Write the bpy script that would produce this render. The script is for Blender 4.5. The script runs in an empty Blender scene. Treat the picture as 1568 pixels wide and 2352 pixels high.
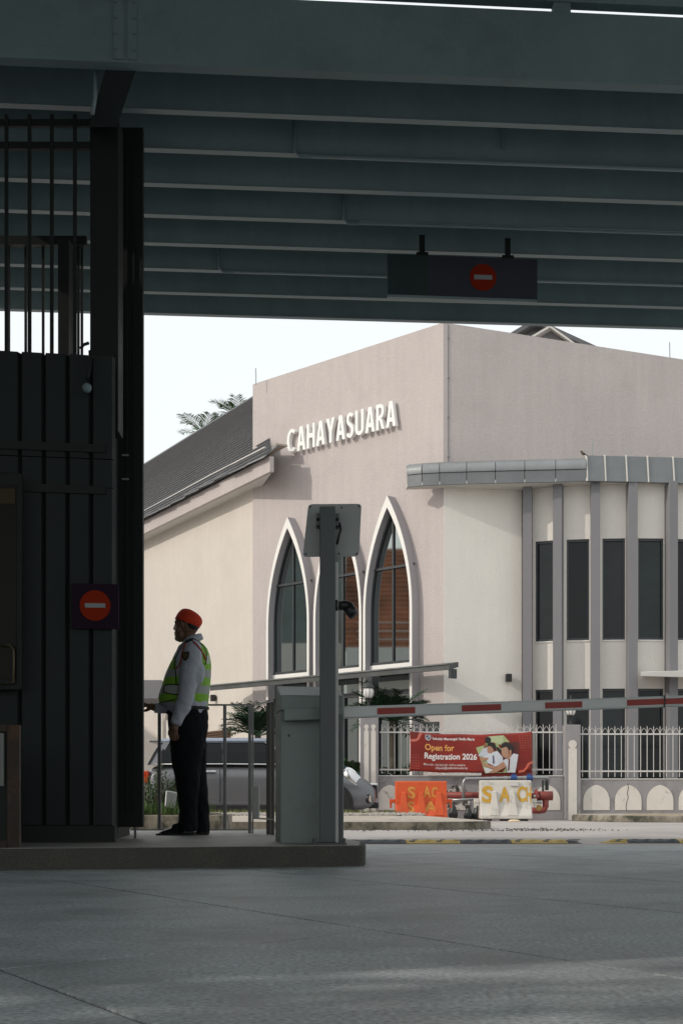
import bpy, bmesh, math, random
from mathutils import Vector, Matrix
random.seed(7)
SC = bpy.context.scene
COL = SC.collection
R = math.radians

# ------------------------------------------------------------ camera, sky, sun, exposure
CAM_H = 0.39
F, CX, HY = 3200.0, 784.0, 1836.0          # survey constants: focal length and horizon of the photograph (1568 x 2352 grid)
cam_d = bpy.data.cameras.new('camera'); cam = bpy.data.objects.new('camera', cam_d); COL.objects.link(cam)
cam.location = (0, 0, CAM_H); cam.rotation_euler = (R(90), 0, 0)
cam_d.sensor_fit = 'VERTICAL'; cam_d.sensor_height = 36.0; cam_d.lens = F / 2352 * 36.0
cam_d.shift_y = (HY - 1176) / 2352
cam_d.clip_start = 0.05; cam_d.clip_end = 3000
SC.camera = cam

SUN_H = Vector((-0.94, -0.34, 0)).normalized(); SUN_EL = R(30)
SUN = Vector((SUN_H.x * math.cos(SUN_EL), SUN_H.y * math.cos(SUN_EL), math.sin(SUN_EL)))
w = bpy.data.worlds.new('World'); SC.world = w; w.use_nodes = True
nt = w.node_tree; nt.nodes.clear()
sky = nt.nodes.new('ShaderNodeTexSky'); sky.sky_type = 'NISHITA'; sky.sun_disc = False
sky.sun_elevation = SUN_EL; sky.sun_rotation = math.atan2(SUN_H.x, SUN_H.y)
sky.air_density = 1.0; sky.dust_density = 4.0; sky.ozone_density = 1.0
mixw = nt.nodes.new('ShaderNodeMixRGB'); mixw.inputs[0].default_value = 0.8
mixw.inputs[2].default_value = (9.6, 9.9, 9.9, 1)      # thin bright overcast over the clear sky
bg = nt.nodes.new('ShaderNodeBackground'); bg.inputs[1].default_value = 0.15
wo = nt.nodes.new('ShaderNodeOutputWorld')
nt.links.new(sky.outputs[0], mixw.inputs[1]); nt.links.new(mixw.outputs[0], bg.inputs[0]); nt.links.new(bg.outputs[0], wo.inputs[0])
sun_d = bpy.data.lights.new('sun', 'SUN'); sun_d.energy = 2.15; sun_d.angle = R(0.6); sun_d.color = (1.0, 0.93, 0.84)
sun = bpy.data.objects.new('sun', sun_d); COL.objects.link(sun)
sun.location = (-30, -10, 30); sun.rotation_euler = (-SUN).to_track_quat('-Z', 'Y').to_euler()
vs = SC.view_settings
vs.view_transform = 'Standard'; vs.look = 'None'; vs.exposure = -0.33; vs.gamma = 1.0; vs.use_curve_mapping = False
SC.cycles.max_bounces = 8; SC.cycles.diffuse_bounces = 5

# ------------------------------------------------------------ helpers
def P(x, y, Y):                                # a surveyed point: photo grid position at depth Y
    return Vector(((x - CX) / F * Y, Y, CAM_H + (HY - y) / F * Y))
def PX(x, Y): return (x - CX) / F * Y
def PZ(y, Y): return CAM_H + (HY - y) / F * Y
def GY(y, z=0.0): return (CAM_H - z) * F / (y - HY)   # depth of a ground point seen at row y

MATS = {}
def mat(name, col, rough=0.7, var=0.12, scale=6.0, bump=0.0, bscale=60.0, metal=0.0, spec=0.5, streak=0.0, dirt=None, coords='Object', emit=None, fine=0.0):
    """procedural material: base colour, cloudy variation, optional vertical streaks, fine relief"""
    if name in MATS: return MATS[name]
    m = bpy.data.materials.new(name); m.use_nodes = True; MATS[name] = m
    t = m.node_tree; n = t.nodes; b = n['Principled BSDF']; L = t.links
    b.inputs['Roughness'].default_value = rough; b.inputs['Metallic'].default_value = metal
    b.inputs['Specular IOR Level'].default_value = spec
    c4 = (col[0], col[1], col[2], 1)
    if var <= 0 and bump <= 0 and streak <= 0:
        b.inputs['Base Color'].default_value = c4
    else:
        g = n.new('ShaderNodeNewGeometry') if coords == 'World' else n.new('ShaderNodeTexCoord')
        co = g.outputs['Position'] if coords == 'World' else g.outputs['Object']
        nz = n.new('ShaderNodeTexNoise'); nz.inputs['Scale'].default_value = scale; nz.inputs['Detail'].default_value = 6; nz.inputs['Roughness'].default_value = 0.62
        L.new(co, nz.inputs['Vector'])
        mr = n.new('ShaderNodeMapRange'); mr.inputs[1].default_value = 0.3; mr.inputs[2].default_value = 0.7
        mr.inputs[3].default_value = 1 - var; mr.inputs[4].default_value = 1 + var
        L.new(nz.outputs[0], mr.inputs[0])
        hs = n.new('ShaderNodeHueSaturation'); hs.inputs['Color'].default_value = c4
        val = mr.outputs[0]
        if streak > 0:
            mp = n.new('ShaderNodeMapping'); mp.inputs['Scale'].default_value = (7, 7, 0.5); L.new(co, mp.inputs[0])
            n2 = n.new('ShaderNodeTexNoise'); n2.inputs['Scale'].default_value = 1.0; n2.inputs['Detail'].default_value = 5
            L.new(mp.outputs[0], n2.inputs['Vector'])
            m2 = n.new('ShaderNodeMapRange'); m2.inputs[1].default_value = 0.35; m2.inputs[2].default_value = 0.65
            m2.inputs[3].default_value = 1 - streak; m2.inputs[4].default_value = 1 + streak * 0.5; L.new(n2.outputs[0], m2.inputs[0])
            mm = n.new('ShaderNodeMath'); mm.operation = 'MULTIPLY'; L.new(val, mm.inputs[0]); L.new(m2.outputs[0], mm.inputs[1]); val = mm.outputs[0]
        if fine > 0:
            n4 = n.new('ShaderNodeTexNoise'); n4.inputs['Scale'].default_value = bscale; n4.inputs['Detail'].default_value = 3; L.new(co, n4.inputs['Vector'])
            m4 = n.new('ShaderNodeMapRange'); m4.inputs[1].default_value = 0.3; m4.inputs[2].default_value = 0.7
            m4.inputs[3].default_value = 1 - fine; m4.inputs[4].default_value = 1 + fine; L.new(n4.outputs[0], m4.inputs[0])
            mm4 = n.new('ShaderNodeMath'); mm4.operation = 'MULTIPLY'; L.new(val, mm4.inputs[0]); L.new(m4.outputs[0], mm4.inputs[1]); val = mm4.outputs[0]
        L.new(val, hs.inputs['Value'])
        outc = hs.outputs[0]
        if dirt is not None:                    # (colour, scale, low, high): blotches of grime with a shape of their own
            dc, dsn, lo, hi = dirt
            n3 = n.new('ShaderNodeTexNoise'); n3.inputs['Scale'].default_value = dsn; n3.inputs['Detail'].default_value = 8; n3.inputs['Roughness'].default_value = 0.7
            L.new(co, n3.inputs['Vector'])
            m3 = n.new('ShaderNodeMapRange'); m3.inputs[1].default_value = lo; m3.inputs[2].default_value = hi; L.new(n3.outputs[0], m3.inputs[0])
            mx = n.new('ShaderNodeMixRGB'); mx.inputs[2].default_value = (dc[0], dc[1], dc[2], 1)
            L.new(m3.outputs[0], mx.inputs[0]); L.new(outc, mx.inputs[1]); outc = mx.outputs[0]
        L.new(outc, b.inputs['Base Color'])
        mr2 = n.new('ShaderNodeMapRange'); mr2.inputs[1].default_value = 0.3; mr2.inputs[2].default_value = 0.7
        mr2.inputs[3].default_value = max(0.02, rough * 0.85); mr2.inputs[4].default_value = min(1, rough * 1.15)
        L.new(nz.outputs[0], mr2.inputs[0]); L.new(mr2.outputs[0], b.inputs['Roughness'])
        if bump > 0:
            nb = n.new('ShaderNodeTexNoise'); nb.inputs['Scale'].default_value = bscale; nb.inputs['Detail'].default_value = 5
            L.new(co, nb.inputs['Vector'])
            bp = n.new('ShaderNodeBump'); bp.inputs['Strength'].default_value = 1.0; bp.inputs['Distance'].default_value = bump
            L.new(nb.outputs[0], bp.inputs['Height']); L.new(bp.outputs[0], b.inputs['Normal'])
    if emit:
        b.inputs['Emission Color'].default_value = (emit[0], emit[1], emit[2], 1); b.inputs['Emission Strength'].default_value = emit[3]
    return m

WLOC = {}
def place(o, parent):
    COL.objects.link(o)
    if parent is not None:
        o.parent = parent
        o.matrix_parent_inverse = Matrix.Translation(-WLOC.get(parent.name, Vector((0, 0, 0))))
def tag(o, label=None, cat=None, group=None, kind=None):
    if label: o['label'] = label
    if cat: o['category'] = cat
    if group: o['group'] = group
    if kind: o['kind'] = kind
    return o
def thing(name, loc, label, cat, group=None):
    o = bpy.data.objects.new(name, None); o.empty_display_size = 0.2; o.location = loc; COL.objects.link(o)
    WLOC[o.name] = Vector(loc); tag(o, label, cat, group); return o

class MB:
    def __init__(s): s.v = []; s.f = []
    def add(s, vs, fs):
        k = len(s.v); s.v += [Vector(p) for p in vs]; s.f += [tuple(i + k for i in f) for f in fs]; return s
    def hexa(s, a):        # 8 corners: bottom loop 0-3, top loop 4-7
        return s.add(a, [(3, 2, 1, 0), (4, 5, 6, 7), (0, 1, 5, 4), (1, 2, 6, 5), (2, 3, 7, 6), (3, 0, 4, 7)])
    def box(s, x0, x1, y0, y1, z0, z1):
        return s.hexa([(x0, y0, z0), (x1, y0, z0), (x1, y1, z0), (x0, y1, z0), (x0, y0, z1), (x1, y0, z1), (x1, y1, z1), (x0, y1, z1)])
    def obox(s, o, u, v, wv):   # corner + three edge vectors
        o, u, v, wv = Vector(o), Vector(u), Vector(v), Vector(wv)
        return s.hexa([o, o + u, o + u + v, o + v, o + wv, o + u + wv, o + u + v + wv, o + v + wv])
    def prism(s, pts, ext):     # closed polygon extruded along a vector
        n = len(pts); pts = [Vector(p) for p in pts]; e = Vector(ext)
        return s.add(pts + [p + e for p in pts], [tuple(range(n - 1, -1, -1)), tuple(range(n, 2 * n))] + [(i, (i + 1) % n, n + (i + 1) % n, n + i) for i in range(n)])
    def ring_strip(s, outer, inner, ext):   # open band between two polylines, extruded
        n = len(outer); e = Vector(ext); o = [Vector(p) for p in outer]; q = [Vector(p) for p in inner]
        V = o + q + [p + e for p in o] + [p + e for p in q]; fs = []
        for i in range(n - 1):
            fs += [(i, i + 1, n + i + 1, n + i), (2 * n + i, 3 * n + i, 3 * n + i + 1, 2 * n + i + 1), (i, 2 * n + i, 2 * n + i + 1, i + 1), (n + i, n + i + 1, 3 * n + i + 1, 3 * n + i)]
        fs += [(0, n, 3 * n, 2 * n), (n - 1, 3 * n - 1, 4 * n - 1, 2 * n - 1)]
        return s.add(V, fs)
    def tube(s, pts, r, n=8, r2=None, caps=True):
        pts = [Vector(p) for p in pts]; V = []; fs = []; m = len(pts); up = None
        for i, p in enumerate(pts):
            d = (pts[min(i + 1, m - 1)] - pts[max(i - 1, 0)]).normalized()
            if up is None:
                up = Vector((0, 0, 1)) if abs(d.z) < 0.9 else Vector((1, 0, 0))
            a = (up - d * up.dot(d)).normalized(); up = a; b = d.cross(a)
            rr = r if r2 is None else r + (r2 - r) * i / max(1, m - 1)
            if isinstance(r, (list, tuple)): rr = r[i]
            for k in range(n):
                q = 2 * math.pi * k / n; V.append(p + (a * math.cos(q) + b * math.sin(q)) * rr)
        for i in range(m - 1):
            for k in range(n):
                fs.append((i * n + k, i * n + (k + 1) % n, (i + 1) * n + (k + 1) % n, (i + 1) * n + k))
        if caps: fs += [tuple(range(n - 1, -1, -1)), tuple((m - 1) * n + k for k in range(n))]
        return s.add(V, fs)
    def loft(s, rings):         # list of equal-length vertex loops
        n = len(rings[0]); V = [p for r in rings for p in r]; fs = []
        for i in range(len(rings) - 1):
            for k in range(n):
                fs.append((i * n + k, i * n + (k + 1) % n, (i + 1) * n + (k + 1) % n, (i + 1) * n + k))
        fs += [tuple(range(n - 1, -1, -1)), tuple((len(rings) - 1) * n + k for k in range(n))]
        return s.add(V, fs)
    def lathe(s, c, prof, n=16):  # prof: (radius, z)
        c = Vector(c)
        return s.loft([[c + Vector((r * math.cos(2 * math.pi * k / n), r * math.sin(2 * math.pi * k / n), z)) for k in range(n)] for r, z in prof])
    def ell(s, c, rx, ry, rz, rot=None, nu=16, nv=10):
        c = Vector(c); rings = []
        for i in range(nv + 1):
            th = math.pi * (i + 0.02) / (nv + 0.04); ring = []
            for k in range(nu):
                p = Vector((rx * math.sin(th) * math.cos(2 * math.pi * k / nu), ry * math.sin(th) * math.sin(2 * math.pi * k / nu), -rz * math.cos(th)))
                if rot is not None: p = rot @ p
                ring.append(c + p)
            rings.append(ring)
        return s.loft(rings)
    def cap(s, p0, r0, p1, r1, n=14):   # tapered capsule
        p0, p1 = Vector(p0), Vector(p1); d = (p1 - p0).normalized()
        up = Vector((0, 0, 1)) if abs(d.z) < 0.9 else Vector((0, 1, 0)); a = (up - d * up.dot(d)).normalized(); b = d.cross(a); rings = []
        for (p, r, sg) in ((p0, r0, -1), (p1, r1, 1)):
            for j in range(4):
                q = (math.pi / 2) * (0.97 - j / 3.2 if sg < 0 else j / 3.2 + 0.03); q = min(q, math.pi / 2 * 0.97); q = max(q, 0)
                cc = p + d * (sg * math.sin(q) * r); rr = r * math.cos(q)
                rings.append([cc + (a * math.cos(2 * math.pi * k / n) + b * math.sin(2 * math.pi * k / n)) * rr for k in range(n)])
        return s.loft(rings)
    def build(s, name, material, parent=None, smooth=False, bevel=0.0, label=None, cat=None, group=None, kind=None, fixn=True, sub=0, crease=None, auto=None):
        me = bpy.data.meshes.new(name); org = Vector((0, 0, 0))
        if parent is None and s.v:
            xs = [p.x for p in s.v]; ys = [p.y for p in s.v]; zs = [p.z for p in s.v]
            org = Vector(((min(xs) + max(xs)) / 2, (min(ys) + max(ys)) / 2, min(zs)))
        me.from_pydata([tuple(p - org) for p in s.v], [], s.f)
        if fixn:
            bm = bmesh.new(); bm.from_mesh(me); bmesh.ops.recalc_face_normals(bm, faces=bm.faces); bm.to_mesh(me); bm.free()
        me.materials.append(material)
        if smooth:
            for p in me.polygons: p.use_smooth = True
        o = bpy.data.objects.new(name, me); o.location = org; place(o, parent); WLOC[o.name] = org.copy()
        if bevel > 0:
            bv = o.modifiers.new('bevel', 'BEVEL'); bv.width = bevel; bv.segments = 2; bv.limit_method = 'ANGLE'; bv.angle_limit = R(35)
        if sub:
            sb = o.modifiers.new('sub', 'SUBSURF'); sb.levels = sub; sb.render_levels = sub
        if auto is not None:
            for p in me.polygons: p.use_smooth = True
            me.set_sharp_from_angle(angle=R(auto))
        return tag(o, label, cat, group, kind)

def copy_at(o, delta, parent=None):       # a sibling sharing mesh data, shifted
    c = o.copy(); COL.objects.link(c); c.location = Vector(o.location) + Vector(delta)
    if parent is not None:
        c.parent = parent; c.matrix_parent_inverse = o.matrix_parent_inverse.copy()
    return c

def text_mesh(txt, size, ext=0.0, bold=0.0, space=1.0):
    cu = bpy.data.curves.new('t', 'FONT'); cu.body = txt; cu.size = size; cu.extrude = ext; cu.offset = bold; cu.space_character = space; cu.resolution_u = 4
    ob = bpy.data.objects.new('t', cu); COL.objects.link(ob)
    dg = bpy.context.evaluated_depsgraph_get()
    me = bpy.data.meshes.new_from_object(ob.evaluated_get(dg))
    bpy.data.objects.remove(ob); bpy.data.curves.remove(cu)
    return me
def text_part(name, txt, height, pos, ux, uz, nrm, material, parent, ext=0.003, bold=0.0, width=None, space=1.0, warp=None, **kw):
    """flat lettering: lower-left corner at pos, reading along ux, up uz; height = cap height"""
    me = text_mesh(txt, 1.0, 0.0 if warp else 0.5, bold, space)
    xs = [v.co.x for v in me.vertices]; x0, x1 = min(xs), max(xs)
    capm = 0.70; ks = height / capm; kx = ks if width is None else width / (x1 - x0)
    pos, ux, uz, nrm = Vector(pos), Vector(ux).normalized(), Vector(uz).normalized(), Vector(nrm).normalized()
    for v in me.vertices:
        c = v.co
        if warp: v.co = warp(pos.x + (c.x - x0) * kx, pos.z + c.y * ks)
        else: v.co = pos + ux * ((c.x - x0) * kx) + uz * (c.y * ks) + nrm * ((c.z + 0.5) * ext)
    me.materials.clear(); me.materials.append(material); me.name = name
    o = bpy.data.objects.new(name, me); place(o, parent); tag(o, **kw)
    return o

def remesh(mb, voxel, smooth_it=4):
    me = bpy.data.meshes.new('tmp'); me.from_pydata([tuple(p) for p in mb.v], [], mb.f)
    bm = bmesh.new(); bm.from_mesh(me); bmesh.ops.recalc_face_normals(bm, faces=bm.faces); bm.to_mesh(me); bm.free()
    ob = bpy.data.objects.new('tmp', me); COL.objects.link(ob)
    md = ob.modifiers.new('r', 'REMESH'); md.mode = 'VOXEL'; md.voxel_size = voxel; md.use_smooth_shade = True
    if smooth_it:
        sm = ob.modifiers.new('s', 'SMOOTH'); sm.factor = 0.5; sm.iterations = smooth_it
    dg = bpy.context.evaluated_depsgraph_get()
    out = bpy.data.meshes.new_from_object(ob.evaluated_get(dg)); bpy.data.objects.remove(ob)
    for p in out.polygons: p.use_smooth = True
    return out
from mathutils import noise as mnoise
def organic(name, mb, voxel, material, parent, smooth_it=4, folds=None, **kw):
    me = remesh(mb, voxel, smooth_it)
    if folds:                                   # cloth folds: ridged noise along the normals
        amp, fx, fz = folds; nrm = [v.normal.copy() for v in me.vertices]
        for v, n_ in zip(me.vertices, nrm):
            q = Vector((v.co.x * fx + v.co.z * fx * .45, v.co.y * fx, v.co.z * fz)); a = mnoise.noise(q); b = mnoise.noise(q * 2.3 + Vector((7, 3, 1)))
            v.co += n_ * amp * ((1 - abs(a) * 2.2) * .8 + b * .6)
    me.name = name; me.materials.clear(); me.materials.append(material)
    o = bpy.data.objects.new(name, me); place(o, parent); return tag(o, **kw)

# ------------------------------------------------------------ materials
M_road = mat('road_asphalt', (0.43, 0.395, 0.375), 0.62, 0.16, 0.9, 0.004, 90, coords='World', dirt=((0.26, 0.245, 0.24), 0.55, 0.55, 0.75), fine=0.16)
M_slab = mat('concrete_slab', (0.43, 0.47, 0.48), 0.5, 0.2, 2.2, 0.003, 70, coords='World', dirt=((0.25, 0.27, 0.275), 1.7, 0.46, 0.72), fine=0.42)
M_joint = mat('joint_filler', (0.06, 0.062, 0.062), 0.9, 0.2, 10)
M_ground = mat('ground_soil', (0.2, 0.19, 0.17), 0.95, 0.2, 0.5, coords='World')
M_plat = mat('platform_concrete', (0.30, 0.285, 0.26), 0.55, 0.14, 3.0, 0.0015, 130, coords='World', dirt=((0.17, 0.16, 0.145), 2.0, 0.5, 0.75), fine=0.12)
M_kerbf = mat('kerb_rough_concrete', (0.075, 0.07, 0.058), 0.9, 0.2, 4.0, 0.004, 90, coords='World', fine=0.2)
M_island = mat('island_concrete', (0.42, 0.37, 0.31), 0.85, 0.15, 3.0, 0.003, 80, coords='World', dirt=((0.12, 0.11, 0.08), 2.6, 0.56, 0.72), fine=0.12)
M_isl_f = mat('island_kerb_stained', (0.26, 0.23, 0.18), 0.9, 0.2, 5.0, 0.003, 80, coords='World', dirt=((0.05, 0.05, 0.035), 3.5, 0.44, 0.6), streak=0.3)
M_canopy = mat('canopy_paint', (0.185, 0.245, 0.256), 0.6, 0.10, 1.4, 0.0006, 70, coords='World', spec=0.2, dirt=((0.13, 0.165, 0.17), 1.3, 0.5, 0.75), fine=0.04)
M_beam = mat('canopy_paint_lightened', (0.25, 0.318, 0.33), 0.65, 0.08, 1.4, 0.0006, 70, coords='World', spec=0.2, dirt=((0.20, 0.255, 0.265), 1.3, 0.52, 0.78), streak=0.05, fine=0.04)  # same paint as the girder, lightened to put more light on the beams
M_canopy2 = mat('canopy_flange_paint', (0.205, 0.262, 0.275), 0.5, 0.06, 2.0, coords='World')
M_booth = mat('booth_panel_paint', (0.024, 0.030, 0.029), 0.6, 0.10, 3.0, 0.0006, 90, coords='World', spec=0.15)
M_boothd = mat('booth_dark_steel', (0.018, 0.020, 0.019), 0.55, 0.10, 4.0, coords='World', spec=0.2)
M_mauve = mat('mauve_stucco', (0.50, 0.447, 0.43), 0.92, 0.055, 0.7, 0.006, 26, coords='World', streak=0.035, fine=0.05, dirt=((0.43, 0.385, 0.37), 1.1, 0.55, 0.85))
M_mauve2 = mat('mauve_trim', (0.205, 0.202, 0.212), 0.9, 0.05, 1.5, 0.003, 40, coords='World')
M_mauve3 = mat('mauve_shaded', (0.37, 0.345, 0.355), 0.9, 0.05, 1.5, 0.003, 40, coords='World')  # wall mauve greyed, the shade on the surround sides is in the colour
M_cream = mat('cream_stucco', (0.77, 0.73, 0.67), 0.92, 0.03, 0.8, 0.006, 26, coords='World', fine=0.02, streak=0.02)
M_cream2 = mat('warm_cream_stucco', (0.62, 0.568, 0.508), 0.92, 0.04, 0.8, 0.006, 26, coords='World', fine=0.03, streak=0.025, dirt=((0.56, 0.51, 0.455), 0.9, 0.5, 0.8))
M_white = mat('white_trim', (0.80, 0.78, 0.74), 0.8, 0.03, 2.0, coords='World')
M_frame = mat('dark_aluminium', (0.055, 0.06, 0.065), 0.4, 0.05, 5.0, metal=0.2)
M_letter = mat('white_letter_paint', (0.86, 0.85, 0.82), 0.55, 0.02, 3.0)
M_glass = mat('mirror_tinted_glass', (0.32, 0.36, 0.36), 0.03, 0.0, metal=1.0)
M_glass2 = mat('tinted_window_glass', (0.010, 0.012, 0.013), 0.06, 0.0, spec=0.28)
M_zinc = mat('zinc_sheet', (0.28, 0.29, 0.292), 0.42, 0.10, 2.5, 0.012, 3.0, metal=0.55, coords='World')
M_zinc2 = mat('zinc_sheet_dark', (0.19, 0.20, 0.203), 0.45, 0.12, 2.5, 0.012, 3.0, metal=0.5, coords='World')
M_soffit = mat('soffit_board', (0.62, 0.60, 0.56), 0.9, 0.04, 2.0, coords='World')
M_rooft = mat('roof_sheet', (0.12, 0.122, 0.127), 0.6, 0.12, 1.5, coords='World')
M_fence = mat('fence_white_paint', (0.62, 0.595, 0.57), 0.5, 0.05, 8.0)
M_steel = mat('galvanised_steel', (0.34, 0.35, 0.35), 0.38, 0.1, 6.0, metal=0.7)
M_rail = mat('railing_steel', (0.16, 0.165, 0.165), 0.42, 0.1, 6.0, metal=0.4)
M_black = mat('black_plastic', (0.012, 0.012, 0.013), 0.45, 0.0)
M_leaf = mat('leaf_green', (0.055, 0.11, 0.035), 0.7, 0.3, 4.0, coords='World', spec=0.12)
M_leafd = mat('leaf_dark', (0.024, 0.052, 0.026), 0.7, 0.3, 3.0, coords='World', spec=0.12)
M_grass = mat('grass_blade', (0.075, 0.14, 0.03), 0.6, 0.3, 3.0, coords='World')
M_bark = mat('bark', (0.09, 0.07, 0.05), 0.9, 0.2, 12.0, 0.004, 40)
# ============================================================ THE SETTING
MB().box(-1500, 1500, -1500, 1500, -0.06, -0.03).build('ground', M_ground, kind='structure')
road = MB().box(-45, 45, 11.75, 70, -0.028, 0.0).build('road', M_road, kind='structure')
apron = MB().box(-30, 30, -25, 11.742, -0.029, -0.006).build('concrete_apron', M_joint, kind='structure')
def clip(poly, n, c):            # keep n.p <= c
    out = []
    for i in range(len(poly)):
        a, b = poly[i], poly[(i + 1) % len(poly)]; da = n[0] * a[0] + n[1] * a[1] - c; db = n[0] * b[0] + n[1] * b[1] - c
        if da <= 0: out.append(a)
        if da * db < 0:
            t = da / (da - db); out.append((a[0] + (b[0] - a[0]) * t, a[1] + (b[1] - a[1]) * t))
    return out
A_n, B_n = (0.868, 0.497), (-0.714, 0.70)
A_o = [-30] + [2.15 + 1.24 * k for k in range(-4, 7)] + [40]
B_o = [-30, -0.6, 2.8, 5.5, 6.58, 8.9, 11.2, 40]
g = 0.008
for i in range(len(A_o) - 1):
    for j in range(len(B_o) - 1):
        poly = [(-30, -25), (30, -25), (30, 11.738), (-30, 11.738)]
        for n, c in ((A_n, A_o[i + 1] - g), ((-A_n[0], -A_n[1]), -A_o[i] - g), (B_n, B_o[j + 1] - g), ((-B_n[0], -B_n[1]), -B_o[j] - g)):
            poly = clip(poly, n, c)
            if len(poly) < 3: break
        if len(poly) < 3: continue
        dz = random.uniform(-0.0015, 0.0015)
        MB().prism([(p[0], p[1], -0.0055) for p in poly], (0, 0, 0.0055)).build('slab', M_slab, apron)

# traffic platform (kerbed island the booth and the barrier stand on)
ZP = 0.12
def rounded(pts, rad, n=8):
    out = []; m = len(pts)
    for i in range(m):
        p = Vector((pts[i][0], pts[i][1])); a = Vector(pts[i - 1][:2]); b = Vector(pts[(i + 1) % m][:2]); r = rad[i]
        if r <= 0: out.append((p.x, p.y)); continue
        u, v = (a - p).normalized(), (b - p).normalized(); s, e = p + u * r, p + v * r
        for k in range(n + 1):
            t = k / n; out.append(tuple((s * (1 - t) ** 2 + p * 2 * t * (1 - t) + e * t ** 2)))
    return out
pl = rounded([(-9, 6.9), (-2.64, 7.42), (-1.2, 7.80), (0.135, 8.13), (0.16, 8.9), (-0.52, 12.6), (-9, 12.6)], [0, 0.3, 0.3, 0.06, 0.3, 0.5, 0])
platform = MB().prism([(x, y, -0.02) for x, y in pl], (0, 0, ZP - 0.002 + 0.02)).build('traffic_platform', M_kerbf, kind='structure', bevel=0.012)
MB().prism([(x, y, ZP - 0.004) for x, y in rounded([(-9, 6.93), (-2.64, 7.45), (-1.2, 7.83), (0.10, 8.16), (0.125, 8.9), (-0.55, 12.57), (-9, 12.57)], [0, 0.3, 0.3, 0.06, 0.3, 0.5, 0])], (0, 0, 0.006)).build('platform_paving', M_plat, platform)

# planting kerb beyond the railing and the gravel traffic island
Yi = 17.7
isl = rounded([(-14, Yi + 0.1), (1.35, Yi - 0.02), (2.02, Yi + 0.55), (1.95, 19.6), (1.0, 21.6), (-14, 21.9)], [0, 0.5, 0.5, 0.6, 0.5, 0])
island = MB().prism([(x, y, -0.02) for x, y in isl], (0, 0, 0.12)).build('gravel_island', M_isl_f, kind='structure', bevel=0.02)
top_in = [(x * 0.985 - 0.0, 19.8 + (y - 19.8) * 0.93) for x, y in isl]
m = MB(); n = len(isl); inner = [(x - 0.9 if x > 0.3 else x, 19.95 + (y - 19.8) * 0.52) for x, y in isl]
m.add([(x, y, 0.103) for x, y in top_in] + [(x, y, 0.165) for x, y in inner], [(i, (i + 1) % n, n + (i + 1) % n, n + i) for i in range(n)] + [tuple(range(n, 2 * n))])
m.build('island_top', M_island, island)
# gravel on the island: stuff
gv = MB()
for k in range(4200):
    x = random.uniform(-4.6, 1.15); y = random.uniform(19.2, 20.9); r = random.uniform(0.012, 0.034)
    z = 0.163 + 0.02 * random.random(); q = random.uniform(0, 6.3); c, s_ = math.cos(q) * r, math.sin(q) * r; f = random.uniform(0.5, 0.9)
    gv.add([(x + c, y + s_, z), (x - s_, y + c, z), (x - c, y - s_, z), (x + s_, y - c, z), (x + c * .2, y, z + r * f), (x, y, z - r * f)], [(0, 1, 4), (1, 2, 4), (2, 3, 4), (3, 0, 4), (1, 0, 5), (2, 1, 5), (3, 2, 5), (0, 3, 5)])
M_gravel = mat('gravel', (0.36, 0.33, 0.30), 0.9, 0.4, 30, coords='World')
gv.build('gravel', M_gravel, label='grey gravel scattered over the traffic island', cat='gravel', kind='stuff')
# broken asphalt crumbs along the road beside the island kerb
cr = MB()
for k in range(420):
    t = random.random(); x = random.uniform(-0.2, 3.1) if t < 0.45 else random.gauss(2.45, 0.45); y = Yi - abs(random.gauss(0, 0.35)) - 0.02 if t < 0.45 else Yi + random.gauss(0.1, 0.4)
    if t >= 0.45 and x < 2.1 and y > Yi - 0.05: continue
    r = random.uniform(0.006, 0.022); q = random.uniform(0, 6.3); c, s_ = math.cos(q) * r, math.sin(q) * r
    cr.add([(x + c, y + s_, 0.001), (x - s_, y + c, 0.001), (x - c, y - s_, 0.001), (x + s_, y - c, 0.001), (x + c * .3, y, 0.001 + r * 0.8)], [(0, 1, 4), (1, 2, 4), (2, 3, 4), (3, 0, 4)])
M_crumb = mat('asphalt_crumb', (0.10, 0.095, 0.09), 0.95, 0.4, 40, coords='World')
cr.build('loose_rubble', M_crumb, label='dark crumbs of asphalt scattered beside the island kerb', cat='rubble', kind='stuff')

# raised pavement in front of the right-hand fence
pv = rounded([(PX(1330, 24.2), 25.2), (PX(1420, 23.2), 23.6), (14, 22.6), (14, 26.35), (PX(1330, 26.35), 26.35)], [0.3, 0.8, 0, 0, 0.1])
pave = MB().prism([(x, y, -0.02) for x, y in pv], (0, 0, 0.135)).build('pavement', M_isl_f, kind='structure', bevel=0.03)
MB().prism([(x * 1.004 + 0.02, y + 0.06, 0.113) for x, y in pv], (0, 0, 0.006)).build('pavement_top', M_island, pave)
M_tactile = mat('tactile_tiles', (0.42, 0.31, 0.17), 0.9, 0.12, 6.0, coords='World')
m = MB()
for k in range(14):
    x = 5.05 + k * 0.31; y = 24.35 - k * 0.055
    for q in range(2):
        MB().box(x, x + 0.30, y + q * 0.31, y + q * 0.31 + 0.30, 0.1195, 0.128).build('tactile_tile', M_tactile, pave, bevel=0.004)

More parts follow.
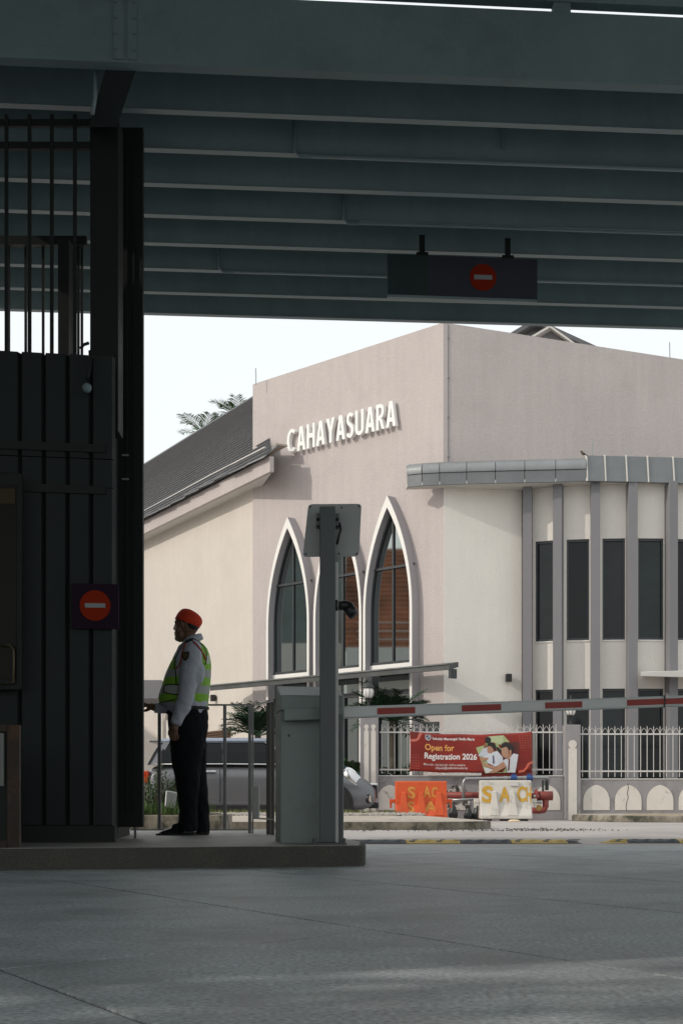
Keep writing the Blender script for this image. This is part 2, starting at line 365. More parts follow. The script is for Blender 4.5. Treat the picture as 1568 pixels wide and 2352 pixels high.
# ============================================================ CANOPY over the gate
YAW = R(4.6); cb = Vector((math.cos(YAW), math.sin(YAW), 0)); cq = Vector((-math.sin(YAW), math.cos(YAW), 0))
ZB = CAM_H + 4.6
canopy = thing('gate_canopy', (0, 11, ZB), 'dark grey steel canopy with rows of beams spanning overhead', 'canopy')
def cpt(Y): return Vector((-0.1419 * Y, Y, 0))
for i in range(-1, 8):
    Y = 9.28 + 0.5555 * i; o = cpt(Y) - cb * 2.1 + Vector((0, 0, ZB))
    last = i == 7
    b = MB().obox(o + cq * 0.022 + Vector((0, 0, 0.012)), cb * 13, cq * (0.02 if not last else 0.06), Vector((0, 0, 0.30))).build('beam', M_beam, canopy)
    MB().obox(o, cb * 13, cq * 0.068, Vector((0, 0, 0.0115))).build('flange', M_canopy2, b)
o = cpt(8.62) - cb * 2.1 + Vector((0, 0, ZB + 0.315))
MB().obox(o, cb * 13, cq * 4.75, Vector((0, 0, 0.05))).build('roof_deck', M_canopy, canopy)
Yg = 8.45; o = cpt(Yg) - cb * 2.1 + Vector((0, 0, 4.855))
gird = MB().obox(o, cb * 13, cq * 0.10, Vector((0, 0, 0.43))).build('girder', M_canopy, canopy, bevel=0.004)
gp = lambda x: cpt(Yg) + cb * ((PX(x, Yg) + 0.1419 * Yg) / cb.x)
# bolted splice on the girder
for xx, wd in ((262, 24), (294, 22)):
    p = gp(xx) + Vector((0, 0, 4.87)) - cq * 0.010
    MB().obox(p, cb * (wd / F * Yg), cq * 0.0095, Vector((0, 0, 0.41))).build('splice_plate', M_canopy, gird)
for xx in (267, 310):
    for k in range(4):
        p = gp(xx) + Vector((0, 0, 4.93 + k * 0.095)) - cq * 0.011
        MB().tube([p, p - cq * 0.012], 0.011, 6).build('bolt', M_canopy, gird)
# upper rail above the girder with its stub posts
ur = MB().obox(cpt(Yg) - cb * 2.1 + Vector((0, 0, 5.352)) + cq * 0.005, cb * 13, cq * 0.09, Vector((0, 0, 0.35))).build('upper_rail', M_canopy, canopy)
for xx in (320, 1283, 2200):
    MB().obox(gp(xx) + Vector((0, 0, 5.286)) + cq * 0.02, cb * (42 / F * Yg), cq * 0.05, Vector((0, 0, 0.065))).build('stub_post', M_canopy, ur)
# the roof that runs on overhead towards the camera
MB().obox(Vector((-5.6, -7.5, 5.72)), Vector((19, 1.53, 0)), Vector((0, 15.85, 0)), Vector((0, 0, 0.08))).build('near_roof', M_canopy, canopy)
# conduits clipped under the beams
def conduit(pts, joint=None):
    c = MB().tube(pts, 0.013, 8).build('conduit', M_canopy2, canopy, smooth=True)
    p = pts[2]; 
    MB().tube([p, p + cb * 0.09], 0.020, 8).build('coupling', M_canopy, c)
    if joint is not None:
        q = pts[2] + (pts[3] - pts[2]) * joint
        MB().tube([q - cb * 0.04, q + cb * 0.04], 0.022, 8).build('coupling', M_canopy, c)
def cline(x, yv, Y): # point on beam line (yawed), given photo column
    base = cpt(Y); t = (PX(x, Y) + 0.1419 * Y) / (cb.x - (x - CX) / F * cb.y); return base + cb * t
for (x, y0, y1, i, jt) in ((676, 275, 358, 1, 0.62), (789, 447, 513, 3, 0.55), (503, 570, 624, 5, 0.86)):
    Y = 9.28 + 0.5555 * i - 0.03
    a = cline(x, y0, Y); zt = PZ(y0, a.y); zb = PZ(y1, a.y) + 0.006
    a2 = a.copy(); a.z = zt + 0.10; a2.z = zb + 0.03
    b2 = a2 + cb * 0.03; b2.z = zb
    conduit([a, a2, b2, b2 + cb * 6.0], jt)
# faint stain stroke / bracket on a beam
p = cline(1152, 300, 9.28 + 0.5555 * 1 - 0.01); 
MB().obox(p + Vector((0, 0, ZB + 0.085)), cb * 0.03, cq * 0.006, Vector((0, 0, 0.17))).build('cable_clip', M_canopy2, canopy)
# column head and column carrying the girder at the booth
colm = MB().hexa([P(205, 292, 8.72), P(268, 292, 8.72), P(268, 292, 8.95), P(205, 292, 8.95), P(250, 135, 8.50), P(322, 135, 8.50), P(322, 132, 8.70), P(250, 132, 8.70)]).build('column_head', M_booth, canopy)
MB().tube([P(219, 150, 8.6), P(219, 225, 8.6), P(212, 262, 8.6)], 0.014, 8).build('drain_pipe', M_canopy2, canopy, smooth=True)

# hanging no-entry sign under the canopy
Ys = 9.28 + 0.5555 * 4 - 0.11
M_navy = mat('sign_navy', (0.028, 0.030, 0.050), 0.5, 0.08, 3.0)
M_green = mat('sign_green', (0.016, 0.036, 0.036), 0.5, 0.08, 3.0)
M_signred = mat('sign_red', (0.26, 0.022, 0.006), 0.8, 0.06, 8.0, spec=0.1)
M_signwhite = mat('sign_white', (0.30, 0.31, 0.31), 0.8, 0.03, 8.0, spec=0.1)
a = P(890, 583, Ys); b_ = P(1233, 596, Ys + 0.10); bz = PZ(676, Ys)
sgn = thing('hanging_sign', (a.x, a.y, bz), 'long dark hanging board with red no-entry disc under the canopy', 'sign')
ux = (Vector((b_.x, b_.y, 0)) - Vector((a.x, a.y, 0))); Ls = ux.length; ux.normalize(); nn = Vector((ux.y, -ux.x, 0))
hs_ = a.z - bz; o = Vector((a.x, a.y, bz))
slope = Vector((ux.x, ux.y, -0.006)).normalized()
MB().obox(o, slope * (Ls * 0.27), -nn * 0.05, Vector((0, 0, hs_))).build('green_panel', M_green, sgn)
MB().obox(o + slope * (Ls * 0.27), slope * (Ls * 0.73), -nn * 0.05, Vector((0, 0, hs_))).build('navy_panel', M_navy, sgn)
MB().obox(o - Vector((0, 0, 0.022)) + nn * 0.004, slope * Ls, -nn * 0.058, Vector((0, 0, 0.021))).build('bottom_trim', M_canopy2, sgn)
def disc(name, c, r, n_, material, parent, th=0.004):
    n_ = Vector(n_).normalized(); u = n_.cross(Vector((0, 0, 1))).normalized(); v = Vector((0, 0, 1))
    return MB().prism([Vector(c) + u * (r * math.cos(2 * math.pi * k / 40)) + v * (r * math.sin(2 * math.pi * k / 40)) for k in range(40)], n_ * th).build(name, material, parent)
cdisc = o + slope * (Ls * 0.635) + Vector((0, 0, hs_ * 0.5)) + nn * 0.001
d_ = disc('no_entry_disc', cdisc, hs_ * 0.335, nn, M_signred, sgn)
MB().obox(cdisc - ux * hs_ * 0.225 - Vector((0, 0, hs_ * 0.055)) + nn * 0.0045, ux * hs_ * 0.45, nn * 0.003, Vector((0, 0, hs_ * 0.11))).build('white_bar', M_signwhite, d_)
for fx in (0.215, 0.79):
    p = o + slope * (Ls * fx) + Vector((0, 0, hs_ + 0.001)) - nn * 0.035
    MB().obox(p, ux * 0.045, -nn * 0.02, Vector((0, 0, 0.18))).build('hanger', M_boothd, sgn)
    MB().obox(p - ux * 0.025 + nn * 0.012, ux * 0.095, -nn * 0.05, Vector((0, 0, 0.035))).build('clamp', M_boothd, sgn)

# ============================================================ GATE BOOTH on the left
booth = thing('gate_booth', (-1.6, 9.2, ZP), 'dark ribbed metal gate booth filling the left edge', 'booth')
Yb = 8.73; xr = PX(265, Yb); z_top = 3.17
def bfront(X): return Yb - 0.16 * (xr - X) * 1.0       # the front drifts nearer to the left
core = MB().prism([(xr - 0.02, Yb + 0.05, ZP), (-2.6, bfront(-2.6) + 0.05, ZP), (-6.5, bfront(-6.5) + 0.05, ZP), (-6.5, 10.55, ZP), (-1.6, 10.55, ZP), (-1.50, 9.2, ZP)], (0, 0, z_top - ZP)).build('wall', M_booth, booth)
# added wall out of view on the left, blocks the sun from the ground
MB().box(-9, -6.6, 0.75, 10.5, 0, 6.4).build('sun_block_wall', M_booth, booth)
# ribbed cladding boards
x = xr
k = 0
while x > -2.75:
    wd = 0.135; x0 = x - wd
    for (za, zb, dp) in ((ZP + 0.11, 2.34, 0.0), (2.345, 2.52, 0.012), (2.525, z_top, 0.0)):
        pr = 0.024 - dp * .5
        MB().hexa([(x0, bfront(x0) + 0.03 - pr * .8, za), (x - 0.022, bfront(x) + 0.03 - pr * .8, za), (x - 0.008, bfront(x) + 0.049, za), (x0 - 0.014, bfront(x0) + 0.049, za),
                   (x0, bfront(x0) + 0.03 - pr * .8, zb), (x - 0.022, bfront(x) + 0.03 - pr * .8, zb), (x - 0.008, bfront(x) + 0.049, zb), (x0 - 0.014, bfront(x0) + 0.049, zb)]).build('cladding_panel', M_booth, core)
    x = x0 - 0.008; k += 1
for zz in (2.30, 2.56):
    MB().hexa([(-2.75, bfront(-2.75) - 0.004, zz), (xr - 0.06, bfront(xr - 0.06) - 0.004, zz), (xr - 0.06, bfront(xr - .06) + 0.03, zz), (-2.75, bfront(-2.75) + 0.03, zz),
               (-2.75, bfront(-2.75) - 0.004, zz + 0.05), (xr - 0.06, bfront(xr - 0.06) - 0.004, zz + 0.05), (xr - 0.06, bfront(xr - .06) + 0.03, zz + 0.05), (-2.75, bfront(-2.75) + 0.03, zz + 0.05)]).build('band', M_boothd, core)
MB().hexa([(-2.75, bfront(-2.75) - 0.01, ZP), (xr - 0.0, Yb - 0.01, ZP), (xr, Yb + 0.03, ZP), (-2.75, bfront(-2.75) + 0.03, ZP), (-2.75, bfront(-2.75) - 0.01, ZP + 0.105), (xr, Yb - 0.01, ZP + 0.105), (xr, Yb + 0.03, ZP + 0.105), (-2.75, bfront(-2.75) + 0.03, ZP + 0.105)]).build('plinth', M_boothd, booth)
# tall corner post and the sliding-gate leaf beside it
Yc_ = 9.0
MB().box(PX(207, Yc_), PX(272, Yc_), Yc_, Yc_ + 0.2, z_top - 0.4, PZ(270, Yc_)).build('corner_post', M_boothd, booth, bevel=0.006)
Yd = 9.55; xl0, xl1 = PX(255, Yd), PX(328.5, Yd)
leaf = MB().box(xl0, xl1, Yd, Yd + 0.06, 0.20, PZ(292, Yd)).build('gate_leaf', M_boothd, booth, bevel=0.004)
for xx in (290, 306):
    MB().box(PX(xx, Yd), PX(xx, Yd) + 0.010, Yd - 0.012, Yd - 0.001, 0.30, PZ(300, Yd)).build('rib', M_boothd, leaf)
for yy in (1045, 1100):
    MB().box(PX(281, Yd), PX(297, Yd), Yd - 0.022, Yd - 0.013, PZ(yy + 4, Yd), PZ(yy, Yd)).build('bracket', M_steel, leaf)
MB().box(PX(307, Yd), PX(312, Yd), Yd + 0.02, Yd + 0.035, ZP, 0.199).build('leaf_foot', M_rail, leaf)
# open grille above the wall
for yy, Y0 in ((270, 8.95), (322, 8.95)):
    MB().box(-2.9, PX(206, Y0), Y0 + 0.018, Y0 + 0.05, PZ(yy + 16, Y0), PZ(yy, Y0)).build('grille_rail', M_boothd, booth)
for xx in (-40, 15, 68, 119, 172):
    MB().box(PX(xx - 4, 8.95), PX(xx + 4, 8.95), 8.95, 8.95 + 0.017, 3.16, PZ(262, 8.95)).build('grille_bar', M_boothd, booth)
for xx in (20, 59, 99, 119, 138, 180, 188):
    MB().box(PX(xx - 2.6, 10.45), PX(xx + 2.6, 10.45), 10.45, 10.475, 3.16, PZ(545, 10.45)).build('grille_bar', M_boothd, booth)
MB().box(-2.9, PX(200, 10.43), 10.40, 10.449, PZ(565, 10.43), PZ(545, 10.43)).build('grille_rail', M_boothd, booth)
MB().box(PX(140, 10.3), PX(165, 10.3), 10.2, 10.39, 3.16, PZ(560, 10.3)).build('grille_post', M_boothd, booth)
# window at the far left with a handle
Yw = bfront(-2.4) - 0.04
wn = MB().box(-2.75, PX(52, Yw), Yw - 0.02, Yw + 0.03, PZ(1585, Yw), PZ(1088, Yw)).build('window', M_boothd, booth, bevel=0.006)
MB().box(-2.7, PX(40, Yw), Yw - 0.027, Yw - 0.021, PZ(1560, Yw), PZ(1115, Yw)).build('pane', mat('booth_pane', (0.012, 0.011, 0.008), 0.3, 0.0, spec=0.1), wn)
MB().box(-2.7, PX(38, Yw), Yw - 0.034, Yw - 0.028, PZ(1160, Yw), PZ(1125, Yw)).build('blind', mat('ochre_blind', (0.05, 0.035, 0.015), 0.8, 0.1), wn)
MB().tube([P(2, 1482, Yw - .05), P(24, 1482, Yw - .05), P(32, 1492, Yw - .05), P(32, 1568, Yw - .05), P(4, 1570, Yw - .05)], 0.008, 8).build('handle', mat('brass_tube', (0.10, 0.08, 0.045), 0.4, 0.05, metal=0.6), wn, smooth=True)
# no-entry board on the booth wall
Yn = Yb - 0.03; a = P(165, 1340, Yn - 0.03); b_ = P(273, 1445, Yn)
ne = thing('no_entry_sign', (PX(219, Yn), Yn, PZ(1445, Yn)), 'small square no-entry sign fixed to the dark booth wall', 'sign')
MB().hexa([(a.x, a.y, b_.z), (b_.x, b_.y, b_.z), (b_.x, b_.y + .015, b_.z), (a.x, a.y + .015, b_.z), (a.x, a.y, a.z), (b_.x, b_.y, a.z), (b_.x, b_.y + .015, a.z), (a.x, a.y + .015, a.z)]).build('board', mat('sign_purple', (0.022, 0.011, 0.022), 0.8, 0.06, spec=0.1), ne)
nb = Vector((b_.y - a.y, -(b_.x - a.x), 0)).normalized()
cc = P(219, 1391, Yn - 0.016) + nb * 0.002
dd = disc('no_entry_disc', cc, 35 / F * Yn, nb, M_signred, ne)
uu = Vector((-nb.y, nb.x, 0))
MB().obox(cc - uu * (23 / F * Yn) - Vector((0, 0, 5 / F * Yn)) + nb * 0.0045, uu * (46 / F * Yn), nb * 0.003, Vector((0, 0, 10 / F * Yn))).build('white_bar', M_signwhite, dd)
# small camera dome hanging on a cable on the booth wall
cm = thing('wall_camera', P(200, 900, 8.6), 'small round grey camera dome hanging on the dark booth wall', 'camera')
MB().ell(P(200, 891, 8.6), 0.030, 0.03, 0.030, None, 14, 8).build('dome', M_canopy, cm, smooth=True)
MB().tube([P(201, 872, 8.63), P(206, 850, 8.64), P(208, 830, 8.65), P(207, 806, 8.67)], 0.010, 8).build('cable', M_booth, cm, smooth=True)
MB().tube([P(186, 800, 8.7), P(192, 792, 8.68), P(204, 788, 8.7)], 0.010, 8).build('bracket', M_boothd, cm, smooth=True)
# rusty cabinet at the left edge
Yk = 7.72
cab = thing('equipment_cabinet', (PX(0, Yk), Yk, ZP), 'brown framed cabinet with a white panel at the left edge', 'cabinet')
M_rust = mat('rusty_brown_paint', (0.035, 0.022, 0.015), 0.7, 0.25, 12, dirt=((0.10, 0.045, 0.02), 9.0, 0.5, 0.7))
xk = PX(45, Yk)
MB().box(xk - 0.6, xk - 0.07, Yk + 0.02, Yk + 0.3, ZP + 0.01, PZ(1668, Yk) - 0.02).build('body', M_boothd, cab)
MB().box(xk - 0.069, xk, Yk, Yk + 0.05, ZP, PZ(1665, Yk)).build('frame_post', M_rust, cab, bevel=0.003)
MB().box(xk - 0.6, xk - 0.07, Yk, Yk + 0.019, PZ(1680, Yk), PZ(1665, Yk)).build('frame_rail', M_rust, cab)
MB().box(xk - 0.6, xk - 0.07, Yk, Yk + 0.019, ZP + 0.005, ZP + 0.04).build('frame_rail', M_rust, cab)
MB().box(xk - 0.6, xk - 0.085, Yk - 0.012, Yk + 0.018, PZ(1806, Yk), PZ(1684, Yk)).build('panel', mat('white_panel', (0.20, 0.21, 0.20), 0.7, 0.1, 8, dirt=((0.08, 0.06, 0.04), 14, 0.62, 0.72)), cab, bevel=0.004)
# ============================================================ CORNER BUILDING with pointed windows and letters
Cx, Cy = 2.19, 30.0
ul = Vector((-0.70, 0.714, 0)).normalized(); nl = Vector((-0.714, -0.70, 0)).normalized()
BETA = R(8); ur_ = Vector((math.cos(BETA), math.sin(BETA), 0)); nr = Vector((math.sin(BETA), -math.cos(BETA), 0))
C0 = Vector((Cx, Cy, 0)); UP = Vector((0, 0, 1))
def Lp(t, p, z): return C0 + ul * t + nl * p + UP * z
def Rp(t, p, z): return C0 + ur_ * t + nr * p + UP * z
def tl(x, p=0.0):
    r = (x - CX) / F; c = C0 + nl * p; return (c.x - r * c.y) / (r * ul.y - ul.x)
def tr_(x, p=0.0):
    r = (x - CX) / F; c = C0 + nr * p; return (r * c.y - c.x) / (ur_.x - r * ur_.y)
ZT = 10.66; TL = tl(580.5)
bld = thing('corner_building', (Cx, Cy, 0), 'mauve and cream corner hall with pointed windows and raised white name', 'building')
tR = 11.0
zR = ZT - 0.104 * tR
pl_, pr_ = Lp(TL, 0, 0), Rp(tR, 0, 0); bl_, br_ = pl_ + Vector((5.0, 4.0, 0)), pr_ + Vector((-1, 8, 0))
MB().hexa([C0, pr_, br_, bl_, ]+[]) if False else None
tower = MB().add([C0, pr_, br_, bl_, pl_] + [C0 + UP * ZT, pr_ + UP * zR, br_ + UP * (zR), bl_ + UP * ZT, pl_ + UP * ZT],
         [(4, 3, 2, 1, 0), (5, 6, 7), (5, 7, 8), (5, 8, 9), (0, 1, 6, 5), (1, 2, 7, 6), (2, 3, 8, 7), (3, 4, 9, 8), (4, 0, 5, 9)]).build('tower_wall', M_mauve, bld)
# lightning strip down the corner of the right wall, with clips
st = MB().obox(Rp(0.10, 0.001, 6.6), ur_ * 0.015, nr * 0.012, UP * 4.02).build('lightning_strip', M_mauve2, bld)
for k in range(5): MB().obox(Rp(0.09, 0.0135, 6.9 + k * 0.85), ur_ * 0.04, nr * 0.008, UP * 0.03).build('clip', M_mauve2, st)
for (px, py, Y) in ((588, 884, 34.0), (1537, 824, 30.9), (1360, 1046, 28.7)):
    MB().tube([P(px, py, Y), P(px - 0.5, py - 38, Y)], 0.012, 6).build('lightning_rod', M_steel, bld)
# letters
txt = 'CAHAYASUARA'; h_l = 0.57; Pd = 0.14
t_a, t_b = tl(659, Pd), tl(908, Pd); zbase = 8.66
wds = {'C': 1.02, 'A': 1.0, 'H': 0.93, 'Y': 0.95, 'S': 0.80, 'U': 0.92, 'R': 0.88}
gap_ = 0.16; tot = sum(wds[c] for c in txt) + gap_ * (len(txt) - 1); pos_t = t_a; Wt = t_a - t_b
sw = 0.078
def stroke_letter(ch, wd, h, s):
    """bold geometric capitals as closed outlines (outer, holes are made by separate bars)"""
    polys = []
    if ch == 'A':
        m_ = wd / 2; k = s * 1.15
        polys.append([(0, 0), (m_ - k * .55, h), (m_ + k * .55, h), (m_, h * 0.80 - 0.0), (k, 0)][0:0] or [(0, 0), (m_ - k * .55, h), (m_, h), (m_, h * .78), (k, 0)])
        polys.append([(wd, 0), (wd - k, 0), (m_, h * .78), (m_, h), (m_ + k * .55, h)])
        f0, f1 = 0.20, 0.36
        xl = lambda f: k + (m_ - k) * f / .78
        polys.append([(xl(f0) - .03, h * f0), (wd - xl(f0) + .03, h * f0), (wd - xl(f1) + .03, h * f1), (xl(f1) - .03, h * f1)])
    elif ch == 'H':
        polys += [[(0, 0), (s, 0), (s, h), (0, h)], [(wd - s, 0), (wd, 0), (wd, h), (wd - s, h)], [(s - .005, h * .42), (wd - s + .005, h * .42), (wd - s + .005, h * .60), (s - .005, h * .60)]]
    elif ch == 'Y':
        m_ = wd / 2
        polys += [[(0, h), (s * 1.2, h), (m_, h * .60), (m_, h * .40), (m_ - s * .5, h * .42)], [(wd, h), (m_ + s * .5, h * .42), (m_, h * .40), (m_, h * .60), (wd - s * 1.2, h)], [(m_ - s * .5, 0), (m_ + s * .5, 0), (m_ + s * .5, h * .45), (m_ - s * .5, h * .45)]]
    else:
        def band(path, s_, closed=False):
            n = len(path); o_, i_ = [], []
            for k in range(n):
                a, b = path[max(0, k - 1)], path[min(n - 1, k + 1)]; d = math.hypot(b[0] - a[0], b[1] - a[1]); nx, ny = -(b[1] - a[1]) / d, (b[0] - a[0]) / d
                o_.append((path[k][0] + nx * s_ / 2, path[k][1] + ny * s_ / 2)); i_.append((path[k][0] - nx * s_ / 2, path[k][1] - ny * s_ / 2))
            for k in range(n - 1): polys.append([i_[k], i_[k + 1], o_[k + 1], o_[k]])
        hs2 = s / 2
        def arc(cx, cy, rx, ry, a0, a1, n=10): return [(cx + rx * math.cos(R(a0 + (a1 - a0) * k / n)), cy + ry * math.sin(R(a0 + (a1 - a0) * k / n))) for k in range(n + 1)]
        if ch == 'C': band(arc(wd * .56, h / 2, wd * .56 - hs2, h / 2 - hs2, 48, 312, 16), s)
        if ch == 'U': band([(hs2, h), (hs2, wd / 2)] + arc(wd / 2, wd / 2, wd / 2 - hs2, wd / 2 - hs2, 180, 360, 12)[1:] + [(wd - hs2, h)], s)
        if ch == 'S': band(arc(wd / 2, h * .735, wd / 2 - hs2, h * .265 - hs2, 30, 235, 10) + arc(wd / 2, h * .265, wd / 2 - hs2, h * .265 - hs2 + .012, 62, -155, 11), s)
        if ch == 'R':
            polys.append([(0, 0), (s, 0), (s, h), (0, h)])
            band([(s * .9, h - hs2), (wd * .5, h - hs2)] + arc(wd * .5, h * .71, wd * .45 - hs2, h * .29 - hs2, 85, -85, 8) + [(s * .9, h * .42 + hs2 * .0)], s)
            polys.append([(wd * .38, h * .42), (wd * .72, h * .40), (wd * 1.0, 0), (wd * .70, 0)])
    return polys
scale_w = Wt / tot
for ch in txt:
    wd = wds[ch] * scale_w; m = MB()
    for q, pg in enumerate(stroke_letter(ch, wd, h_l, sw)):
        e = 0.0006 * q
        m.prism([Lp(pos_t - x, 0.05, zbase + y) for x, y in pg], nl * (Pd - 0.05 + e))
    m.build('letter', M_letter, bld)
    pos_t -= (wd + gap_ * scale_w)

# three lancet windows
Pw = 0.24; ZA = 7.12; ZS = 4.55; hw = 0.765; sw_ = 0.068
def lancet(w_, z_apex, zs, n=14):
    h_ = z_apex - zs; Rr = (w_ * w_ + h_ * h_) / (2 * w_); pts = []
    a1 = math.asin(h_ / Rr)
    for k in range(n + 1):
        a = a1 * k / n; pts.append((w_ - Rr + Rr * math.cos(a), zs + Rr * math.sin(a)))   # right half, going up
    return pts
def arch_line(w_, za, zs, zbot):
    rgt = lancet(w_, za, zs); return [(w_, zbot)] + rgt + [(-x, z) for x, z in rgt[-2::-1]] + [(-w_, zbot)]
for (xa, xb) in ((612, 710), (720, 830), (834, 946)):
    tc = (tl(xa, Pw) + tl(xb, Pw)) / 2; hwk = abs(tl(xa, Pw) - tl(xb, Pw)) / 2
    out = arch_line(hwk, ZA, ZS, 0.0); inn = arch_line(hwk - sw_, ZA - 0.26, ZS - 0.0, 0.0)
    k = min(len(out), len(inn)); 
    win = MB().add([Lp(tc - x, 0.03, z) for x, z in inn], [tuple(range(len(inn)))]).build('window', M_glass, bld)
    MB().ring_strip([Lp(tc - x, Pw, z) for x, z in out], [Lp(tc - x, Pw, z) for x, z in inn], nl * 0.012).build('surround_face', M_white, win)
    MB().ring_strip([Lp(tc - x, 0.001, z) for x, z in out], [Lp(tc - x, 0.001, z) for x, z in inn], nl * (Pw - 0.002)).build('surround', M_mauve3, win)
    fr = arch_line(hwk - sw_ - 0.03, ZA - 0.26 - 0.095, ZS, 3.46)
    MB().ring_strip([Lp(tc - x, 0.035, z) for x, z in arch_line(hwk - sw_ - .001, ZA - .262, ZS, 3.46)], [Lp(tc - x, 0.035, z) for x, z in fr], nl * 0.03).build('frame', M_frame, win)
    MB().obox(Lp(tc + 0.02, 0.036, 3.46), ul * -0.04, nl * 0.03, UP * (ZA - 0.26 - 3.55)).build('mullion', M_frame, win)
    for z0, z1 in ((5.52, 0.055), (3.40, 0.06), (2.72, 0.10)):
        MB().obox(Lp(tc + hwk - sw_ - .01, 0.067, z0), ul * -(2 * hwk - 2 * sw_ - .02), nl * 0.02, UP * z1).build('transom', M_frame, win)
    MB().obox(Lp(tc + hwk - sw_ - .004, 0.034, 3.30), ul * -(2 * hwk - 2 * sw_ - .008), nl * 0.062, UP * 0.10).build('sill', M_white, win)
    for q in (-0.02, 0.48, -0.5):
        MB().obox(Lp(tc + q, 0.036, 0.02), ul * -0.06, nl * 0.05, UP * 2.7).build('door_stile', M_frame, win)

# thin metal porch roof across the lower left facade
zc = 3.22
t0, t1 = tl(1031, 0.62), tl(482, 0.62)
M_porch = mat('porch_metal', (0.10, 0.105, 0.105), 0.45, 0.12, 2.5, metal=0.4, coords='World')
pr = MB().hexa([Lp(t0, 0.62, zc - 0.13), Lp(t1, 0.62, zc - 0.13), Lp(t1, 0.32, zc - 0.05), Lp(t0, 0.32, zc - 0.05), Lp(t0, 0.62, zc), Lp(t1, 0.62, zc), Lp(t1, 0.32, zc + 0.06), Lp(t0, 0.32, zc + 0.06)]).build('porch_roof', M_porch, bld, bevel=0.01)
MB().obox(Lp(t0, 0.6215, zc - 0.012), ul * (t1 - t0), nl * 0.03, UP * 0.03).build('drip_edge', M_zinc2, pr)
MB().obox(Lp(t0 - 0.02, 0.40, zc - 0.30), ul * 0.06, nl * 0.2, UP * 0.2).build('end_bracket', M_frame, pr)

# lower right wall, cream
tb = tr_(1196)
cw = MB().obox(Rp(0.004, 0.0, 0.0), ur_ * (tb - 0.0), nr * 0.025, UP * 7.12).build('cream_wall', M_cream, bld)
# curved bay of fins and tall windows
bay = [(1212, 30.12), (1283, 29.86), (1365, 29.72), (1447, 29.66), (1535, 29.70), (1625, 29.88), (1710, 30.3)]
BP = [Vector((PX(x, Y), Y, 0)) for x, Y in bay]
z1_, z2_, z3_, zt_ = 2.75, 3.79, 5.95, 7.12
def seg_box(a, b, off, th, z0, z1):
    d = (b - a).normalized(); n_ = Vector((d.y, -d.x, 0)); return MB().obox(a + n_ * off + UP * z0, b - a, n_ * th, UP * (z1 - z0))
M_glass3 = mat('tinted_glass_green', (0.014, 0.024, 0.024), 0.05, 0.35, 1.2, 0.002, 1.5, spec=0.35, coords='World'); M_glass4 = mat('tinted_glass_grey', (0.020, 0.024, 0.026), 0.08, 0.5, 0.9, 0.002, 1.5, spec=0.3, coords='World')
for i in range(len(BP) - 1):
    a, b = BP[i], BP[i + 1]; L_ = (b - a).length; d = (b - a).normalized()
    seg_box(a, b, -0.25, 0.25, z1_, z2_).build('spandrel', M_cream, bld)
    seg_box(a, b, -0.25, 0.25, z3_, zt_).build('upper_panel', M_cream, bld)
    seg_box(a, b, -0.25, 0.25, 0.0, 0.25).build('base_panel', M_mauve2, bld)
    e0 = a + d * 0.16; e1 = b - d * 0.115
    seg_box(a, e0, -0.25, 0.247, z2_, z3_).build('jamb', M_cream, bld); seg_box(e1, b, -0.25, 0.247, z2_, z3_).build('jamb', M_cream, bld)
    seg_box(a, e0, -0.25, 0.247, 0.25, z1_).build('jamb', M_cream, bld); seg_box(e1, b, -0.25, 0.247, 0.25, z1_).build('jamb', M_cream, bld)
    for z0, z1 in ((z2_, z3_), (0.25, z1_)):
        w_ = seg_box(e0, e1, -0.10, 0.02, z0, z1).build('window', [M_glass2, M_glass3, M_glass4][(i * 2 + (z0 > 1)) % 3], bld)
        seg_box(e0, e0 + d * 0.035, -0.079, 0.04, z0, z1).build('frame', M_frame, w_); seg_box(e1 - d * 0.035, e1, -0.079, 0.04, z0, z1).build('frame', M_frame, w_)
        seg_box(e0 + d * .036, e1 - d * .036, -0.079, 0.04, z1 - 0.05, z1 - .001).build('frame', M_frame, w_); seg_box(e0 + d * .036, e1 - d * .036, -0.079, 0.04, z0 + .001, z0 + 0.05).build('frame', M_frame, w_)
        seg_box(e0, e1, -0.078, 0.10, z0 - 0.03, z0 - 0.001).build('sill', M_white, w_)
        # blind and furniture seen dimly behind the glass of some windows
for i, p in enumerate(BP):
    a = BP[max(0, i - 1)]; b = BP[min(len(BP) - 1, i + 1)]; d = (b - a).normalized(); n_ = Vector((d.y, -d.x, 0))
    if i == 0: n_ = (n_ + Vector((0.02, -1, 0))).normalized(); d = Vector((-n_.y, n_.x, 0))
    wf = 0.19
    MB().obox(p - d * wf / 2 - n_ * 0.1, d * wf, n_ * 0.38, UP * (zt_ - 0.002)).build('fin', M_mauve2, bld, bevel=0.006)
# small porch slab at the right
Yp = 28.9
pslab = MB().hexa([P(1470, 1553, Yp), P(1720, 1560, Yp + .4), P(1720, 1560, Yp + 1.6), P(1480, 1553, Yp + 1.2), P(1470, 1543, Yp), P(1720, 1536, Yp + .4), P(1720, 1536, Yp + 1.6), P(1480, 1543, Yp + 1.2)]).build('entrance_slab', M_soffit, bld, bevel=0.01)
